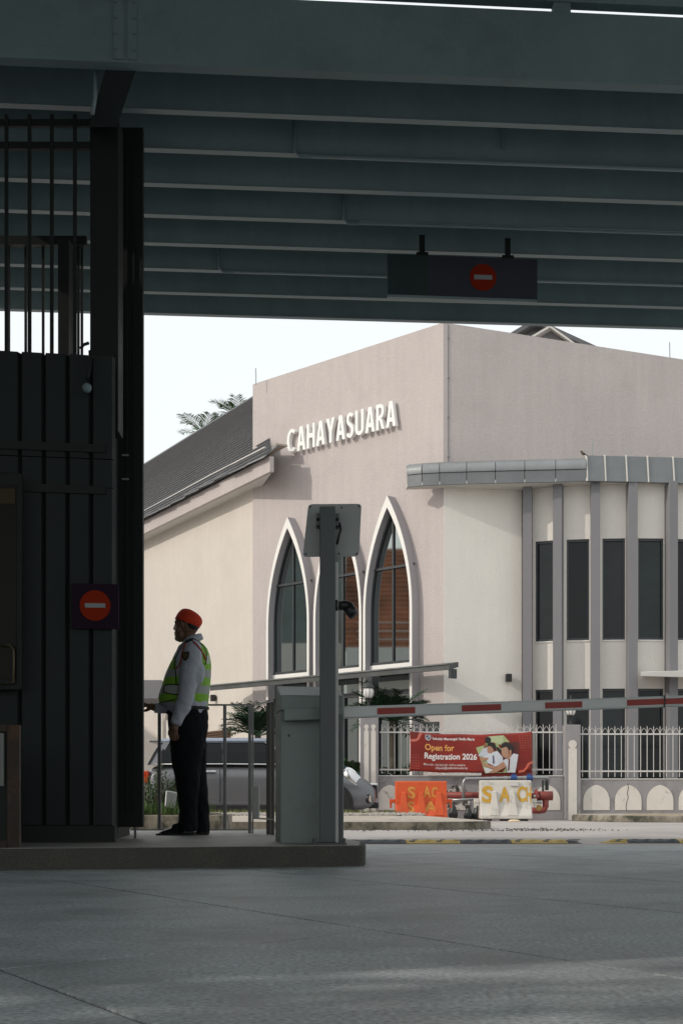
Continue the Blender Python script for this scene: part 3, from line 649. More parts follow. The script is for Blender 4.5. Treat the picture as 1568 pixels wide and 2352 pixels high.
# zinc canopy over the bay: each sheet is its own panel
zcb, zct = 7.08, 7.61
left = [(934, 29.86), (969, 29.72), (1009, 29.64), (1071, 29.56), (1137, 29.49), (1204, 29.43), (1275, 29.37), (1345, 29.30)]
right = [(1347, 29.30), (1389, 29.33), (1438, 29.37), (1487, 29.42), (1546, 29.48), (1610, 29.56), (1680, 29.66), (1760, 29.8)]
LP_ = [Vector((PX(x, Y), Y, 0)) for x, Y in left]; RP_ = [Vector((PX(x, Y), Y, 0)) for x, Y in right]
back = [Rp(12, -0.1, 0), Rp(-0.3, -0.3, 0), C0 + Vector((-0.75, -0.55, 0))]
can = MB().prism([p + UP * (zcb + 0.012) for p in LP_ + RP_] + [b + UP * (zcb + 0.012) for b in [Rp(10.5, -0.05, 0), Rp(0.05, -0.05, 0), C0 + Vector((-0.80, 0.15, 0))]], UP * 0.06).build('bay_canopy', M_soffit, bld)
MB().prism([p + UP * (zct - 0.08) + Vector((0, 0.22, 0)) for p in LP_ + RP_] + [b + UP * (zct - 0.08) for b in [Rp(10.5, -0.05, 0), Rp(0.05, -0.05, 0), C0 + Vector((-0.6, 0.2, 0))]], UP * 0.06).build('deck', M_zinc2, can)
for i in range(len(LP_) - 1):
    a, b = LP_[i], LP_[i + 1]; d = (b - a).normalized(); n_ = Vector((d.y, -d.x, 0)); a2, b2 = a + d * 0.006, b - d * 0.006
    jz = random.uniform(-0.004, 0.004)
    zl = zcb + 0.25
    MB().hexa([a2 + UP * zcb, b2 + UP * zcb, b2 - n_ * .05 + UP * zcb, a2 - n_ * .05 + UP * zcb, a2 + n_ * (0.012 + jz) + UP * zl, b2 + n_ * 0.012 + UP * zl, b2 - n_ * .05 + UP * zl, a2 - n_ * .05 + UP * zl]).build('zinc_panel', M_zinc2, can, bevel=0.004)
    prof = [(0.03, zl + 0.008), (0.045, zl + 0.09), (0.015, zl + 0.18), (-0.06, zl + 0.245), (-0.16, zl + 0.27), (-0.22, zl + 0.27), (-0.22, zl + 0.008)]
    m = MB(); k = len(prof)
    m.add([a2 + n_ * (o_ + jz) + UP * z for o_, z in prof] + [b2 + n_ * o_ + UP * z for o_, z in prof], [tuple(range(k - 1, -1, -1)), tuple(range(k, 2 * k))] + [(q, (q + 1) % k, k + (q + 1) % k, k + q) for q in range(k)])
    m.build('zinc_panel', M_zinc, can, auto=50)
for i in range(len(RP_) - 1):
    a, b = RP_[i], RP_[i + 1]; d = (b - a).normalized(); n_ = Vector((d.y, -d.x, 0)); a2, b2 = a + d * 0.012, b - d * 0.012
    MB().hexa([a2 + n_ * .03 + UP * zcb, b2 + n_ * .03 + UP * zcb, b2 - n_ * .1 + UP * zcb, a2 - n_ * .1 + UP * zcb, a2 - n_ * 0.06 + UP * (zct + .03), b2 - n_ * 0.06 + UP * (zct + .03), b2 - n_ * .22 + UP * (zct + .03), a2 - n_ * .22 + UP * (zct + .03)]).build('zinc_panel', M_zinc2, can, bevel=0.004)
    MB().hexa([a - d * .011 + n_ * .055 + UP * (zcb + .0), a + d * .011 + n_ * .055 + UP * zcb, a + d * .011 + UP * zcb, a - d * .011 + UP * zcb, a - d * .011 - n_ * .03 + UP * (zct + .045), a + d * .011 - n_ * .03 + UP * (zct + .045), a + d * .011 - n_ * .12 + UP * (zct + .045), a - d * .011 - n_ * .12 + UP * (zct + .045)]).build('seam', M_soffit, can)
# black wall lamps
def wall_lamp(pos, n_, label):
    t = thing('wall_lamp', pos, label, 'lamp'); n_ = Vector(n_); u = Vector((-n_.y, n_.x, 0))
    MB().obox(Vector(pos) - u * 0.06 + n_ * 0.03, u * 0.12, n_ * 0.12, UP * 0.17).build('housing', M_black, t, bevel=0.01)
    MB().obox(Vector(pos) - u * 0.035 + n_ * 0.001 + UP * 0.05, u * 0.07, n_ * 0.03, UP * 0.07).build('wall_plate', M_black, t)
p = Rp(tr_(1165, 0.03), 0.026, PZ(1567, Rp(tr_(1165), 0, 0).y)); wall_lamp(p, nr, 'black box lamp on the cream wall right of the tower corner')

# lavender grille hatch low on the facade
MB().obox(Lp(tl(1004, 0.05), 0.001, PZ(1690, 30.2)), ul * 0.42, nl * 0.04, UP * 0.30).build('vent_hatch', M_frame, bld)

# ------------------------------------------------------------ gabled roof turret behind
turret = thing('roof_turret', (PX(1245, 44), 44, 0), 'grey gabled roof just showing above the mauve parapet', 'roof')
YT = 42
def gable(x0, xa, x1, yb, ya, Y, D, name, mt, par, th=0.14):
    m = MB(); a, b, c = P(x0, yb, Y), P(xa, ya, Y), P(x1, yb, Y); e = Vector((0.25 * D, D, 0))
    for p, q in ((a, b), (b, c)):
        m.hexa([p, q, q + e, p + e, p + UP * th, q + UP * th, q + e + UP * th, p + e + UP * th])
    return m.build(name, mt, par)
gable(1120, 1228, 1370, 806, 741, YT, 5, 'roof_slope', M_rooft, turret)
MB().prism([P(1150, 806, YT + .5), P(1228, 752, YT + .5), P(1345, 806, YT + .5)], (0.2, 3, 0)).build('gable_wall', M_zinc2, turret)
gable(1180, 1262, 1330, 800, 752, YT - 0.6, 1.2, 'bargeboard', M_soffit, turret, 0.07)
MB().prism([P(1200, 800, YT - .3), P(1262, 758, YT - .3), P(1315, 800, YT - .3)], (0.05, 0.5, 0)).build('gable_wall', M_mauve2, turret)
MB().box(PX(1150, YT), PX(1345, YT), YT + 1, YT + 3, 0, PZ(806, YT)).build('wall', M_mauve, turret)

# ------------------------------------------------------------ left wing with its long roof
wing = thing('hall_wing', (-3, 37, 0), 'cream wing with a long dark ribbed roof left of the tower', 'building')
wd_ = Vector((-0.468, 0.884, 0)).normalized(); wn_ = Vector((-0.884, -0.468, 0)).normalized()
W0 = Lp(tl(590.5), 0.0, 0)
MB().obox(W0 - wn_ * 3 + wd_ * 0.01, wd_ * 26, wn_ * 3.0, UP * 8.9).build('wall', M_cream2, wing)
E0 = Vector((PX(620, 32.6), 32.6, 0)); zE = 8.06
fas = MB().obox(E0 + UP * zE, wd_ * 24, -wn_ * 0.10, UP * 0.36).build('fascia', M_mauve, wing)
MB().prism([E0 - wn_ * 0.101 + wd_ * 0.10 + UP * (zE + .02), E0 - wn_ * .101 + wd_ * 24 + UP * (zE + .02), W0 + wd_ * 24 - wn_ * .1 + UP * (zE + .02), W0 - wn_ * .1 + UP * (zE + .02)], UP * 0.05).build('soffit', M_soffit, wing)
m = MB(); NR = 28
for k in range(NR):           # roof courses, each a raised strip
    f0, f1 = k / NR, (k + 1) / NR
    def rp(s, f, dz): return E0 + wd_ * s - wn_ * (3.9 * f - 0.12) + UP * (8.43 + 4.25 * f + dz)
    s0 = 9.0 * f0
    fi = f0 + 0.4 / NR
    m.hexa([rp(s0, fi, -0.05), rp(26, fi, -0.05), rp(26, f1, -0.05), rp(s0, f1, -0.05), rp(s0, f0, 0.075), rp(26, f0, 0.075), rp(26, f1 + .3 / NR, 0.0), rp(s0, f1 + .3 / NR, 0.0)])
roofw = m.build('roof', M_rooft, wing)
for k in range(13):           # lapped edge flashing, uneven
    s = 0.02 + k * 1.0; dz = random.uniform(-0.03, 0.03)
    q = E0 + wd_ * s + wn_ * (0.16 + random.uniform(-0.02, .03)) + UP * (8.40 + dz)
    MB().hexa([q, q + wd_ * 1.04 + UP * 0.03, q + wd_ * 1.04 - wn_ * .34 + UP * 0.30, q - wn_ * .34 + UP * .30, q + UP * .025, q + wd_ * 1.04 + UP * .055, q + wd_ * 1.04 - wn_ * .34 + UP * .345, q - wn_ * .34 + UP * .345]).build('edge_flashing', M_rooft if k else M_zinc, roofw)
MB().tube([E0 + wd_ * 0.6 - wn_ * .15 + UP * 8.78, E0 + wd_ * 4 - wn_ * .2 + UP * 8.84, E0 + wd_ * 12 - wn_ * .2 + UP * 8.82], 0.025, 6).build('cable', M_fence, roofw)
MB().obox(E0 - wn_ * 0.25 + wd_ * 0.2 + UP * 8.76, wd_ * 1.2, -wn_ * 0.3, UP * 0.04).build('flashing_mortar', M_island, roofw)
MB().obox(rp(9.0, 1, 0.0), wd_ * 17, -wn_ * 0.2, UP * 0.06).build('ridge_cap', M_zinc2, roofw)
# porch block and louvre of the wing
MB().box(PX(200, 37.2), PX(371, 37.2), 37.2, 39.5, PZ(1604, 37.2), PZ(1562, 37.2)).build('porch_block', M_mauve2, wing)
MB().box(PX(366, 37.2), PX(372, 37.2), 37.25, 37.6, 0, PZ(1605, 37.2)).build('porch_column', M_white, wing)
MB().box(PX(383, 37.0), PX(392, 37.0), 36.9, 37.2, 0, PZ(1655, 37)).build('porch_column', M_cream, wing)
wx = lambda x: (lambda r: (W0.x - r * W0.y) / (r * wd_.y - wd_.x))((x - CX) / F)
s0, s1 = wx(530), wx(474)
q = W0 + wd_ * s0 + wn_ * 0.002; zq0, zq1 = PZ(1702, q.y), PZ(1675, q.y)
M_brown = mat('brown_louvre', (0.10, 0.055, 0.03), 0.7, 0.15, 10)
lv = MB().obox(q + UP * zq0, wd_ * (s1 - s0), wn_ * 0.03, UP * (zq1 - zq0)).build('louvre', M_brown, wing)
for k in range(5):
    MB().obox(q + wn_ * 0.031 + UP * (zq0 + 0.02 + k * (zq1 - zq0) / 5.2), wd_ * (s1 - s0), wn_ * 0.03, UP * 0.03).build('slat', M_brown, lv)
for xx, yy, lab in ((497, 1611, 'black box lamp on the cream wing wall behind the guard\'s back'), (404, 1612, 'black box lamp on the cream wing wall behind the guard\'s wrist')):
    q = W0 + wd_ * wx(xx) + wn_ * 0.002; wall_lamp((q.x, q.y, PZ(yy, q.y)), wn_, lab)
# ============================================================ BOUNDARY FENCE: low walls, pillars, bars
YF = 26.4
def pointed(cx_, z0, w_, h_, n=8, shoulder=0.45):
    zs = z0 + h_ * shoulder; pr = lancet(w_ / 2, z0 + h_, zs, n)
    return [(cx_ + w_ / 2, z0)] + [(cx_ + x, z) for x, z in pr] + [(cx_ - x, z) for x, z in pr[-2::-1]] + [(cx_ - w_ / 2, z0)]
M_fwall = mat('fence_wall_mauve', (0.30, 0.285, 0.29), 0.92, 0.08, 2.0, 0.004, 50, coords='World', dirt=((0.14, 0.125, 0.11), 3.0, 0.56, 0.75), streak=0.06)
M_inlay = mat('inlay_plaster', (0.68, 0.64, 0.58), 0.95, 0.06, 3.0, 0.003, 60, coords='World', dirt=((0.22, 0.20, 0.17), 5.0, 0.58, 0.74))
M_broken = mat('broken_plaster', (0.66, 0.62, 0.57), 0.95, 0.1, 5.0, 0.02, 18, coords='World', dirt=((0.05, 0.045, 0.04), 9.0, 0.46, 0.54))
def fence_run(x0, x1, ztop, tip, rt, rb, arches, label, first):
    mid = (x0 + x1) / 2; fn = thing('boundary_fence', (mid, YF, 0), label, 'fence', 'boundary fence runs')
    wl = MB().box(x0, x1, YF, YF + 0.16, 0, ztop).build('low_wall', M_fwall, fn, bevel=0.008)
    MB().box(x0, x1, YF - 0.012, YF + 0.172, ztop + 0.001, ztop + 0.02).build('coping', M_soffit, fn)
    for (ax, br) in arches:
        MB().prism([(x, YF - 0.001, z) for x, z in pointed(ax, 0.185, 0.50, 0.48, shoulder=0.38)], (0, -0.012, 0)).build('arch_inlay', M_broken if br else M_inlay, wl)
    for z in (rt, rb):
        MB().box(x0 + 0.02, x1 - 0.02, YF + 0.055, YF + 0.085, z - 0.014, z + 0.014).build('rail', M_fence, fn)
    n = int((x1 - x0 - 0.08) / 0.1225); bar0 = None; ar0 = None
    for k in range(n + 1):
        xx = x0 + 0.06 + k * 0.1225; dz = tip - 0.035
        if bar0 is None:
            m = MB().box(xx - 0.0055, xx + 0.0055, YF + 0.0635, YF + 0.0765, ztop + 0.05, dz)
            m.add([(xx - .0055, YF + .0635, dz), (xx + .0055, YF + .0635, dz), (xx + .0055, YF + .0765, dz), (xx - .0055, YF + .0765, dz), (xx, YF + .07, dz + 0.035)], [(0, 1, 4), (1, 2, 4), (2, 3, 4), (3, 0, 4)])
            bar0 = m.build('bar', M_fence, fn); b0x = xx
            pts = [(xx + 0.008, YF + .07, rt + 0.01), (xx + 0.014, YF + .07, rt + 0.05), (xx + 0.032, YF + .07, rt + 0.085), (xx + 0.061, YF + .07, rt + 0.115), (xx + .0905, YF + .07, rt + .085), (xx + .1085, YF + .07, rt + .05), (xx + .1145, YF + .07, rt + .01)]
            ar0 = MB().tube(pts, 0.0045, 5).build('arch_top', M_fence, fn)
        else:
            copy_at(bar0, (xx - b0x, 0, 0), fn)
            if k < n: copy_at(ar0, (xx - b0x, 0, 0), fn)
    return fn, wl
xa, xb, xc, xd = PX(869, YF), PX(1294, YF), PX(1331, YF), 10.5
sc = YF / F
fn1, wl1 = fence_run(xa, xb, 0.825, 1.83, 1.665, 0.955, [(PX(895, YF), False), (PX(1048, YF), True), (PX(1122, YF), False), (PX(1198, YF), False), (PX(1255, YF), False), (PX(970, YF), True)], 'white spiked fence on low mauve wall, run behind the red banner', True)
fn2, wl2 = fence_run(xc, xd, 0.765, 1.79, 1.63, 0.925, [(PX(1368.5 + 73 * k, YF), False) for k in range(7)], 'white spiked fence on low mauve wall, run right of the lamp pillar', False)
# crack running through one inlay
ck = [(PX(1440, YF), 0.69), (PX(1441.5, YF), 0.60), (PX(1439, YF), 0.52), (PX(1441, YF), 0.42), (PX(1437.5, YF), 0.33), (PX(1436, YF), 0.24), (PX(1437, YF), 0.185)]
MB().tube([(x, YF - 0.013, z) for x, z in ck], 0.006, 4).build('crack', M_black, wl2)
def pillar(x0, x1, zt, strips, label):
    p = thing('fence_pillar', ((x0 + x1) / 2, YF, 0), label, 'pillar', 'fence pillars')
    b = MB().box(x0, x1, YF - 0.10, YF + 0.22, 0, zt).build('shaft', M_fwall, p, bevel=0.01)
    for (c, w_) in strips:
        MB().box(c - w_ / 2, c + w_ / 2, YF - 0.108, YF - 0.101, 0.0, zt - 0.45).build('inlay_strip', M_inlay, b)
        MB().prism([(c + w_ / 2 * 1.0 * math.cos(2 * math.pi * k / 20), YF - 0.101, zt - 0.37 + w_ / 2 * math.sin(2 * math.pi * k / 20)) for k in range(20)], (0, -0.009, 0)).build('inlay_knob', M_inlay, b)
        MB().box(c - w_ * .3, c + w_ * .3, YF - 0.1065, YF - 0.1005, zt - 0.455, zt - 0.40).build('inlay_neck', M_inlay, b)
    return p
pillar(PX(827, YF), PX(868.5, YF), 2.13, [(PX(841, YF), 0.09), (PX(857, YF), 0.09)], 'mauve gate pillar with two cream strips beside the car bonnet')
pillar(PX(1294.5, YF), PX(1330.5, YF), 1.80, [(PX(1312, YF), 0.16)], 'mauve fence pillar with one cream keyhole strip')
# lanterns on the pillars
M_lampg = mat('lamp_glass', (0.75, 0.73, 0.70), 0.3, 0.03, 8.0)
M_iron = mat('dark_iron', (0.03, 0.034, 0.034), 0.5, 0.1, 12.0)
def lantern(x, z0, s, label, Y=YF + 0.06):
    t = thing('lantern', (x, Y, z0), label, 'lantern', 'lanterns on the fence pillars'); c = Vector((x, Y, z0))
    MB().lathe(c, [(0.10 * s, 0), (0.10 * s, .02 * s), (.04 * s, .04 * s), (.03 * s, .18 * s), (.05 * s, .24 * s), (.10 * s, .27 * s)], 14).build('stem', M_iron, t, auto=40)
    for k in range(4):
        q = k * math.pi / 2 + .5; MB().tube([c + Vector((.03 * s * math.cos(q), .03 * s * math.sin(q), .1 * s)), c + Vector((.08 * s * math.cos(q), .08 * s * math.sin(q), .2 * s)), c + Vector((.09 * s * math.cos(q), .09 * s * math.sin(q), .27 * s))], .008 * s, 5).build('scroll', M_iron, t)
    gl = MB().lathe(c, [(.10 * s, .275 * s), (.135 * s, .34 * s), (.155 * s, .43 * s), (.15 * s, .50 * s), (.12 * s, .56 * s)], 18).build('globe', M_lampg, t, smooth=True)
    for k in range(8):
        q = 2 * math.pi * k / 8 + .2; MB().tube([c + Vector((r * s * math.cos(q), r * s * math.sin(q), z * s)) for r, z in ((.102, .275), (.139, .34), (.159, .43), (.154, .50), (.124, .56))], .006 * s, 5).build('rib', M_iron, gl)
    MB().lathe(c, [(.17 * s, .565 * s), (.165 * s, .59 * s), (.12 * s, .66 * s), (.06 * s, .70 * s), (.025 * s, .72 * s), (.035 * s, .75 * s), (.018 * s, .78 * s), (.022 * s, .81 * s), (.006 * s, .86 * s)], 18).build('cap', M_iron, t, auto=40)
lantern(PX(846, YF), 2.135, 0.66, 'white globe lantern on the gate pillar beside the palm')
lantern(PX(1311, YF), 1.805, 0.66, 'white globe lantern on the pillar, half hidden by the boom')

# ------------------------------------------------------------ banner
YBn = 26.26; bx0, bx1 = PX(940, YBn), PX(1220, YBn); bz0, bz1 = PZ(1770, YBn), PZ(1680, YBn); BW, BH = bx1 - bx0, bz1 - bz0
def bwarp(layer):
    def f(px, pz):
        u, v = px / BW, pz / BH
        sag = 0.055 * max(0.0, 4 * u * (1 - u)) ** 0.8
        x = bx0 + px + (0.012 * math.sin(v * 3)); z = bz0 + pz - sag * (0.75 + 0.25 * v) + 0.004 * math.sin(u * 19)
        y = YBn + 0.012 * math.sin(u * 23 + v * 2) * (0.3 + v * 0.7) + 0.014 * math.sin(u * 7 - v * 1.7) - 0.0022 * layer
        return Vector((x, y, z))
    return f
M_ban = mat('banner_red_vinyl', (0.27, 0.020, 0.010), 0.42, 0.22, 1.6, 0.004, 9.0, coords='World', dirt=((0.15, 0.012, 0.010), 1.3, 0.42, 0.70))
nu, nv = 60, 16; wf = bwarp(0); m = MB()
m.add([wf(BW * i / nu, BH * j / nv) for j in range(nv + 1) for i in range(nu + 1)], [(j * (nu + 1) + i, j * (nu + 1) + i + 1, (j + 1) * (nu + 1) + i + 1, (j + 1) * (nu + 1) + i) for j in range(nv) for i in range(nu)])
ban = m.build('banner', M_ban, None, smooth=True, label='red school banner reading Open for Registration tied to the white fence', cat='banner', fixn=False)
sd = ban.modifiers.new('solid', 'SOLIDIFY'); sd.thickness = 0.001; sd.offset = 1
WLOC[ban.name] = Vector((0, 0, 0)); ban_org = Vector(ban.location)
ban.data.transform(Matrix.Translation(ban_org)); ban.location = (0, 0, 0)
def bp(zx, zy): return ((zx - 97) / 1265 * BW, (1 - (zy - 200 - 20 * (4 * ((zx - 97) / 1265) * (1 - (zx - 97) / 1265)) * 0.6) / 410) * BH)
def bflat(name, pts, col, layer, rough=0.5):
    mt = mat('print_%02d%02d%02d' % tuple(int(c * 99) for c in col), col, rough, 0.06, 14)
    bm = bmesh.new(); vs_ = [bm.verts.new((bp(*p)[0], 0, bp(*p)[1])) for p in pts]; bm.faces.new(vs_)
    bmesh.ops.triangulate(bm, faces=bm.faces[:]); bmesh.ops.subdivide_edges(bm, edges=bm.edges[:], cuts=2, use_grid_fill=True)
    wv = bwarp(layer)
    for v in bm.verts: v.co = wv(v.co.x, v.co.z)
    me = bpy.data.meshes.new(name); bm.to_mesh(me); bm.free(); me.materials.append(mt); o = bpy.data.objects.new(name, me); place(o, ban); return o
def ell2(cx_, cy_, rx, ry, rot=0, n=18, a0=0, a1=360):
    out = []
    for k in range(n):
        q = R(a0 + (a1 - a0) * k / (n if a1 - a0 == 360 else n - 1)); x, y = rx * math.cos(q), ry * math.sin(q)
        out.append((cx_ + x * math.cos(R(rot)) - y * math.sin(R(rot)), cy_ + x * math.sin(R(rot)) + y * math.cos(R(rot))))
    return out
def btext(txt_, zx0, zx1, zb, hpx, col, layer=1, bold=0.0):
    mt = mat('ink_%02d%02d%02d' % tuple(int(c * 99) for c in col), col, 0.5, 0.0)
    a = bp(zx0, zb); W_ = (zx1 - zx0) / 1265 * BW
    text_part('lettering', txt_, hpx / 410 * BH, (a[0], 0, a[1]), (1, 0, 0), (0, 0, 1), (0, -1, 0), mt, ban, width=W_, bold=bold, warp=bwarp(layer + 1))
WH = (0.78, 0.74, 0.72); GO = (0.75, 0.36, 0.10)
btext('Sekolah Menengah Stella Maris', 330, 768, 272, 27, WH, 1, 0.022)
btext('Open for', 250, 556, 383, 62, GO, 1, 0.03)
btext('Registration 2026', 246, 790, 474, 60, WH, 1, 0.028)
btext('More info : Call 03-2141 1419 or email to', 240, 670, 546, 23, (0.70, 0.62, 0.60), 1, 0.012)
btext('smpudu@stellamaris.edu.my', 365, 697, 580, 23, (0.70, 0.62, 0.60), 1, 0.012)
# crest, ribbons, dots
bflat('crest', [(258, 225), (314, 225), (316, 262), (302, 280), (286, 286), (268, 280), (256, 262)], (0.55, 0.57, 0.6), 1)
bflat('crest_field', [(266, 231), (306, 231), (307, 258), (296, 270), (286, 275), (274, 270), (265, 258)], (0.04, 0.06, 0.09), 2)
bflat('crest_bend', [(270, 262), (300, 233), (306, 238), (277, 268)], (0.55, 0.57, 0.6), 3)
rib = lambda path, wd: [(x - wd * nx, y - wd * ny) for x, y, nx, ny in path] + [(x + wd * nx, y + wd * ny) for x, y, nx, ny in path[::-1]]
bflat('ribbon', rib([(104, 292, .1, 1), (160, 288, .3, .95), (185, 270, .75, .65), (196, 240, .95, .3), (215, 210, .9, .4)], 13), (0.55, 0.16, 0.12), 1)
bflat('ribbon', rib([(1225, 614, 0, 1), (1280, 606, .4, .9), (1308, 575, .9, .4), (1328, 535, .8, .6), (1368, 520, .1, 1)], 13), (0.62, 0.13, 0.08), 1)
bflat('corner_patch', [(104, 198), (190, 202), (172, 240), (140, 262), (104, 265)], (0.16, 0.02, 0.015), 1)  # darker red area in the banner corner
def dots(x0, y0, nx, ny, sx, sy):
    m = MB(); wv = bwarp(2)
    for i in range(nx):
        for j in range(ny):
            c = bp(x0 + i * sx + j * 1.5, y0 + j * sy); r = 0.0045
            m.add([wv(c[0] + r * math.cos(k * 1.047), c[1] + r * math.sin(k * 1.047)) for k in range(6)], [(0, 1, 2, 3, 4, 5)])
    m.build('dots', mat('ink_dots', (0.7, 0.5, 0.45), 0.5, 0.0), ban)
dots(105, 445, 4, 6, 26, 28); dots(1232, 238, 5, 6, 27, 25)
# printed picture of pupils at a table
bflat('printed_scene', [(780, 352), (880, 322), (905, 236), (1068, 228), (1130, 300), (1216, 432), (1190, 622), (880, 628), (856, 560)], (0.36, 0.42, 0.20), 1)
bflat('printed_curtain', [(905, 238), (1066, 230), (1062, 300), (1040, 330), (960, 300), (915, 300)], (0.46, 0.52, 0.30), 2)
bflat('printed_dark_backdrop', [(1070, 300), (1225, 300), (1225, 450), (1070, 480)], (0.10, 0.022, 0.018), 2)
bflat('printed_hair', ell2(905, 275, 32, 36), (0.02, 0.018, 0.016), 3)
bflat('printed_face', ell2(876, 335, 18, 26), (0.25, 0.12, 0.07), 3)
bflat('printed_shirt', [(800, 440), (850, 365), (900, 350), (920, 430), (870, 450)], (0.50, 0.53, 0.60), 4)
bflat('printed_shirt', [(830, 470), (900, 420), (960, 400), (1000, 395), (1055, 460), (1060, 520), (985, 560), (905, 520), (880, 470)], (0.60, 0.63, 0.68), 5)
bflat('printed_arm', [(815, 455), (905, 460), (905, 480), (830, 500), (822, 480)], (0.42, 0.22, 0.13), 6)
bflat('printed_face', ell2(928, 372, 34, 46, 12), (0.40, 0.21, 0.13), 6)
bflat('printed_hair', [(892, 350), (900, 315), (935, 298), (970, 312), (985, 345), (978, 385), (955, 372), (940, 345), (910, 335)], (0.02, 0.018, 0.016), 7)
bflat('printed_hair', [(985, 350), (1010, 355), (1045, 395), (1040, 420), (1000, 395)], (0.02, 0.018, 0.016), 6)
bflat('printed_tie', [(950, 440), (962, 440), (968, 520), (955, 530)], (0.05, 0.06, 0.14), 8)
bflat('printed_arm', [(835, 500), (920, 540), (985, 560), (970, 585), (915, 570), (850, 535)], (0.45, 0.24, 0.15), 8)
bflat('printed_paper', [(862, 560), (935, 580), (985, 600), (960, 626), (885, 622)], (0.62, 0.64, 0.64), 8)
bflat('printed_shirt', [(1030, 520), (1090, 475), (1130, 470), (1165, 420), (1216, 432), (1192, 622), (1110, 622), (1095, 560)], (0.62, 0.64, 0.68), 9)
bflat('printed_arm', [(1060, 505), (1098, 560), (990, 620), (905, 626), (960, 590)], (0.45, 0.24, 0.15), 10)
bflat('printed_tie', [(1116, 480), (1130, 478), (1128, 600), (1112, 605)], (0.16, 0.02, 0.02), 10)
bflat('printed_face', ell2(1078, 405, 38, 62, -4), (0.46, 0.26, 0.17), 10)
bflat('printed_neck', [(1085, 440), (1140, 415), (1150, 440), (1118, 490), (1095, 480)], (0.40, 0.21, 0.13), 9)
bflat('printed_hair', [(1036, 350), (1045, 315), (1090, 305), (1150, 325), (1168, 370), (1160, 415), (1140, 400), (1120, 370), (1085, 350), (1050, 362)], (0.02, 0.018, 0.016), 11)
bflat('printed_ear', ell2(1133, 405, 11, 24), (0.46, 0.25, 0.16), 12)
MB().box(PX(1105, 26.30), PX(1222, 26.30), 26.30, 26.302, PZ(1786, 26.3), PZ(1769, 26.3)).build('lower_flap', M_ban, ban)

# ------------------------------------------------------------ water-filled barriers
def barrier(x0, x1, Y, zt, base_mat, paint, mirror, label, letters):
    t = thing('road_barrier', ((x0 + x1) / 2, Y, 0), label, 'barrier', 'water filled road barriers'); W_ = x1 - x0
    prof = [(0.0, 0.04), (0.0, 0.10), (0.10, 0.30), (0.13, zt - 0.10), (0.135, zt), (0.315, zt), (0.32, zt - .10), (.35, .30), (.45, .10), (.45, .04)]
    m = MB(); k = len(prof)
    m.add([(x0, Y + a, z) for a, z in prof] + [(x1, Y + a, z) for a, z in prof], [tuple(range(k - 1, -1, -1)), tuple(range(k, 2 * k))] + [(q, (q + 1) % k, k + (q + 1) % k, k + q) for q in range(k)])
    body = m.build('body', base_mat, t, bevel=0.02)
    for fx in ((0.27, 0.62) if not mirror else (0.16, 0.50, 0.84)):     # recessed flutes read as raised buttresses
        c = x0 + W_ * fx; wd = 0.035
        MB().hexa([(c - wd * 2.6, Y - .012, 0.10), (c + wd * 2.6, Y - .012, 0.10), (c + wd, Y + 0.19, .10), (c - wd, Y + 0.19, .10), (c - wd, Y + 0.07, zt - .20), (c + wd, Y + 0.07, zt - .20), (c + wd, Y + 0.19, zt - .18), (c - wd, Y + 0.19, zt - .18)]).build('flute', base_mat, t, bevel=0.008)
    for fx in (0.08, 0.42, 0.78):
        MB().box(x0 + W_ * fx, x0 + W_ * (fx + .14), Y + 0.02, Y + 0.43, 0, 0.039).build('foot', M_black if not mirror else base_mat, t)
    for s, xx in ((-1, x0), (1, x1)):
        MB().box(min(xx, xx + s * .10), max(xx, xx + s * .10), Y + 0.17, Y + 0.27, zt * .45, zt * .55).build('lug', base_mat, t, bevel=0.01)
        MB().box(min(xx + s * .06, xx + s * .095), max(xx + s * .06, xx + s * .095), Y + .19, Y + .25, zt * .33, zt * .45).build('lug_pin', base_mat, t)
    if not mirror:
        MB().box(x0 + W_ * .58, x0 + W_ * .74, Y + .10, Y + .13, zt - .10, zt - .02).build('filler_recess', M_soffit, t)
    def zz(a): # front surface y at height z
        return Y + (0.10 + 0.03 * (a - 0.30) / (zt - 0.4) if a > 0.30 else 0.10 * (a - 0.10) / 0.20)
    for (txt_, lx, lz, hh, ww) in letters:
        me = text_mesh(txt_, 1.0, 0, 0.035); xs = [v.co.x for v in me.vertices]; zs = [v.co.y for v in me.vertices]; a0, a1, c0, c1 = min(xs), max(xs), min(zs), max(zs)
        for v in me.vertices:
            z = lz + (v.co.y - c0) / (c1 - c0) * hh; x = x0 + lx * W_ + (v.co.x - a0) / (a1 - a0) * ww; v.co = Vector((x, zz(z) - 0.006, z))
        me.materials.clear(); me.materials.append(paint); o = bpy.data.objects.new('painted_letter', me); place(o, t)
    return t
M_wbar = mat('white_barrier_plastic', (0.62, 0.585, 0.53), 0.6, 0.08, 2.5, coords='World', dirt=((0.30, 0.27, 0.23), 3.5, 0.55, 0.75))
M_obar = mat('orange_barrier_plastic', (0.68, 0.10, 0.022), 0.5, 0.12, 3.0, coords='World', dirt=((0.10, 0.03, 0.015), 16.0, 0.66, 0.74))
M_ypaint = mat('yellow_ochre_paint', (0.58, 0.33, 0.035), 0.7, 0.15, 14)
M_ypaint2 = mat('yellow_paint_worn', (0.62, 0.27, 0.05), 0.7, 0.2, 14)
YBr = 24.85
barrier(PX(1103, YBr), PX(1222, YBr), YBr, PZ(1792, YBr), M_wbar, M_ypaint, False, 'white plastic road barrier hand lettered in yellow by the red pipes', [('S', 0.04, 0.33, 0.30, 0.20), ('A', 0.37, 0.345, 0.27, 0.20), ('C', 0.72, 0.345, 0.28, 0.155), ('H', 0.895, 0.345, 0.27, 0.09)])
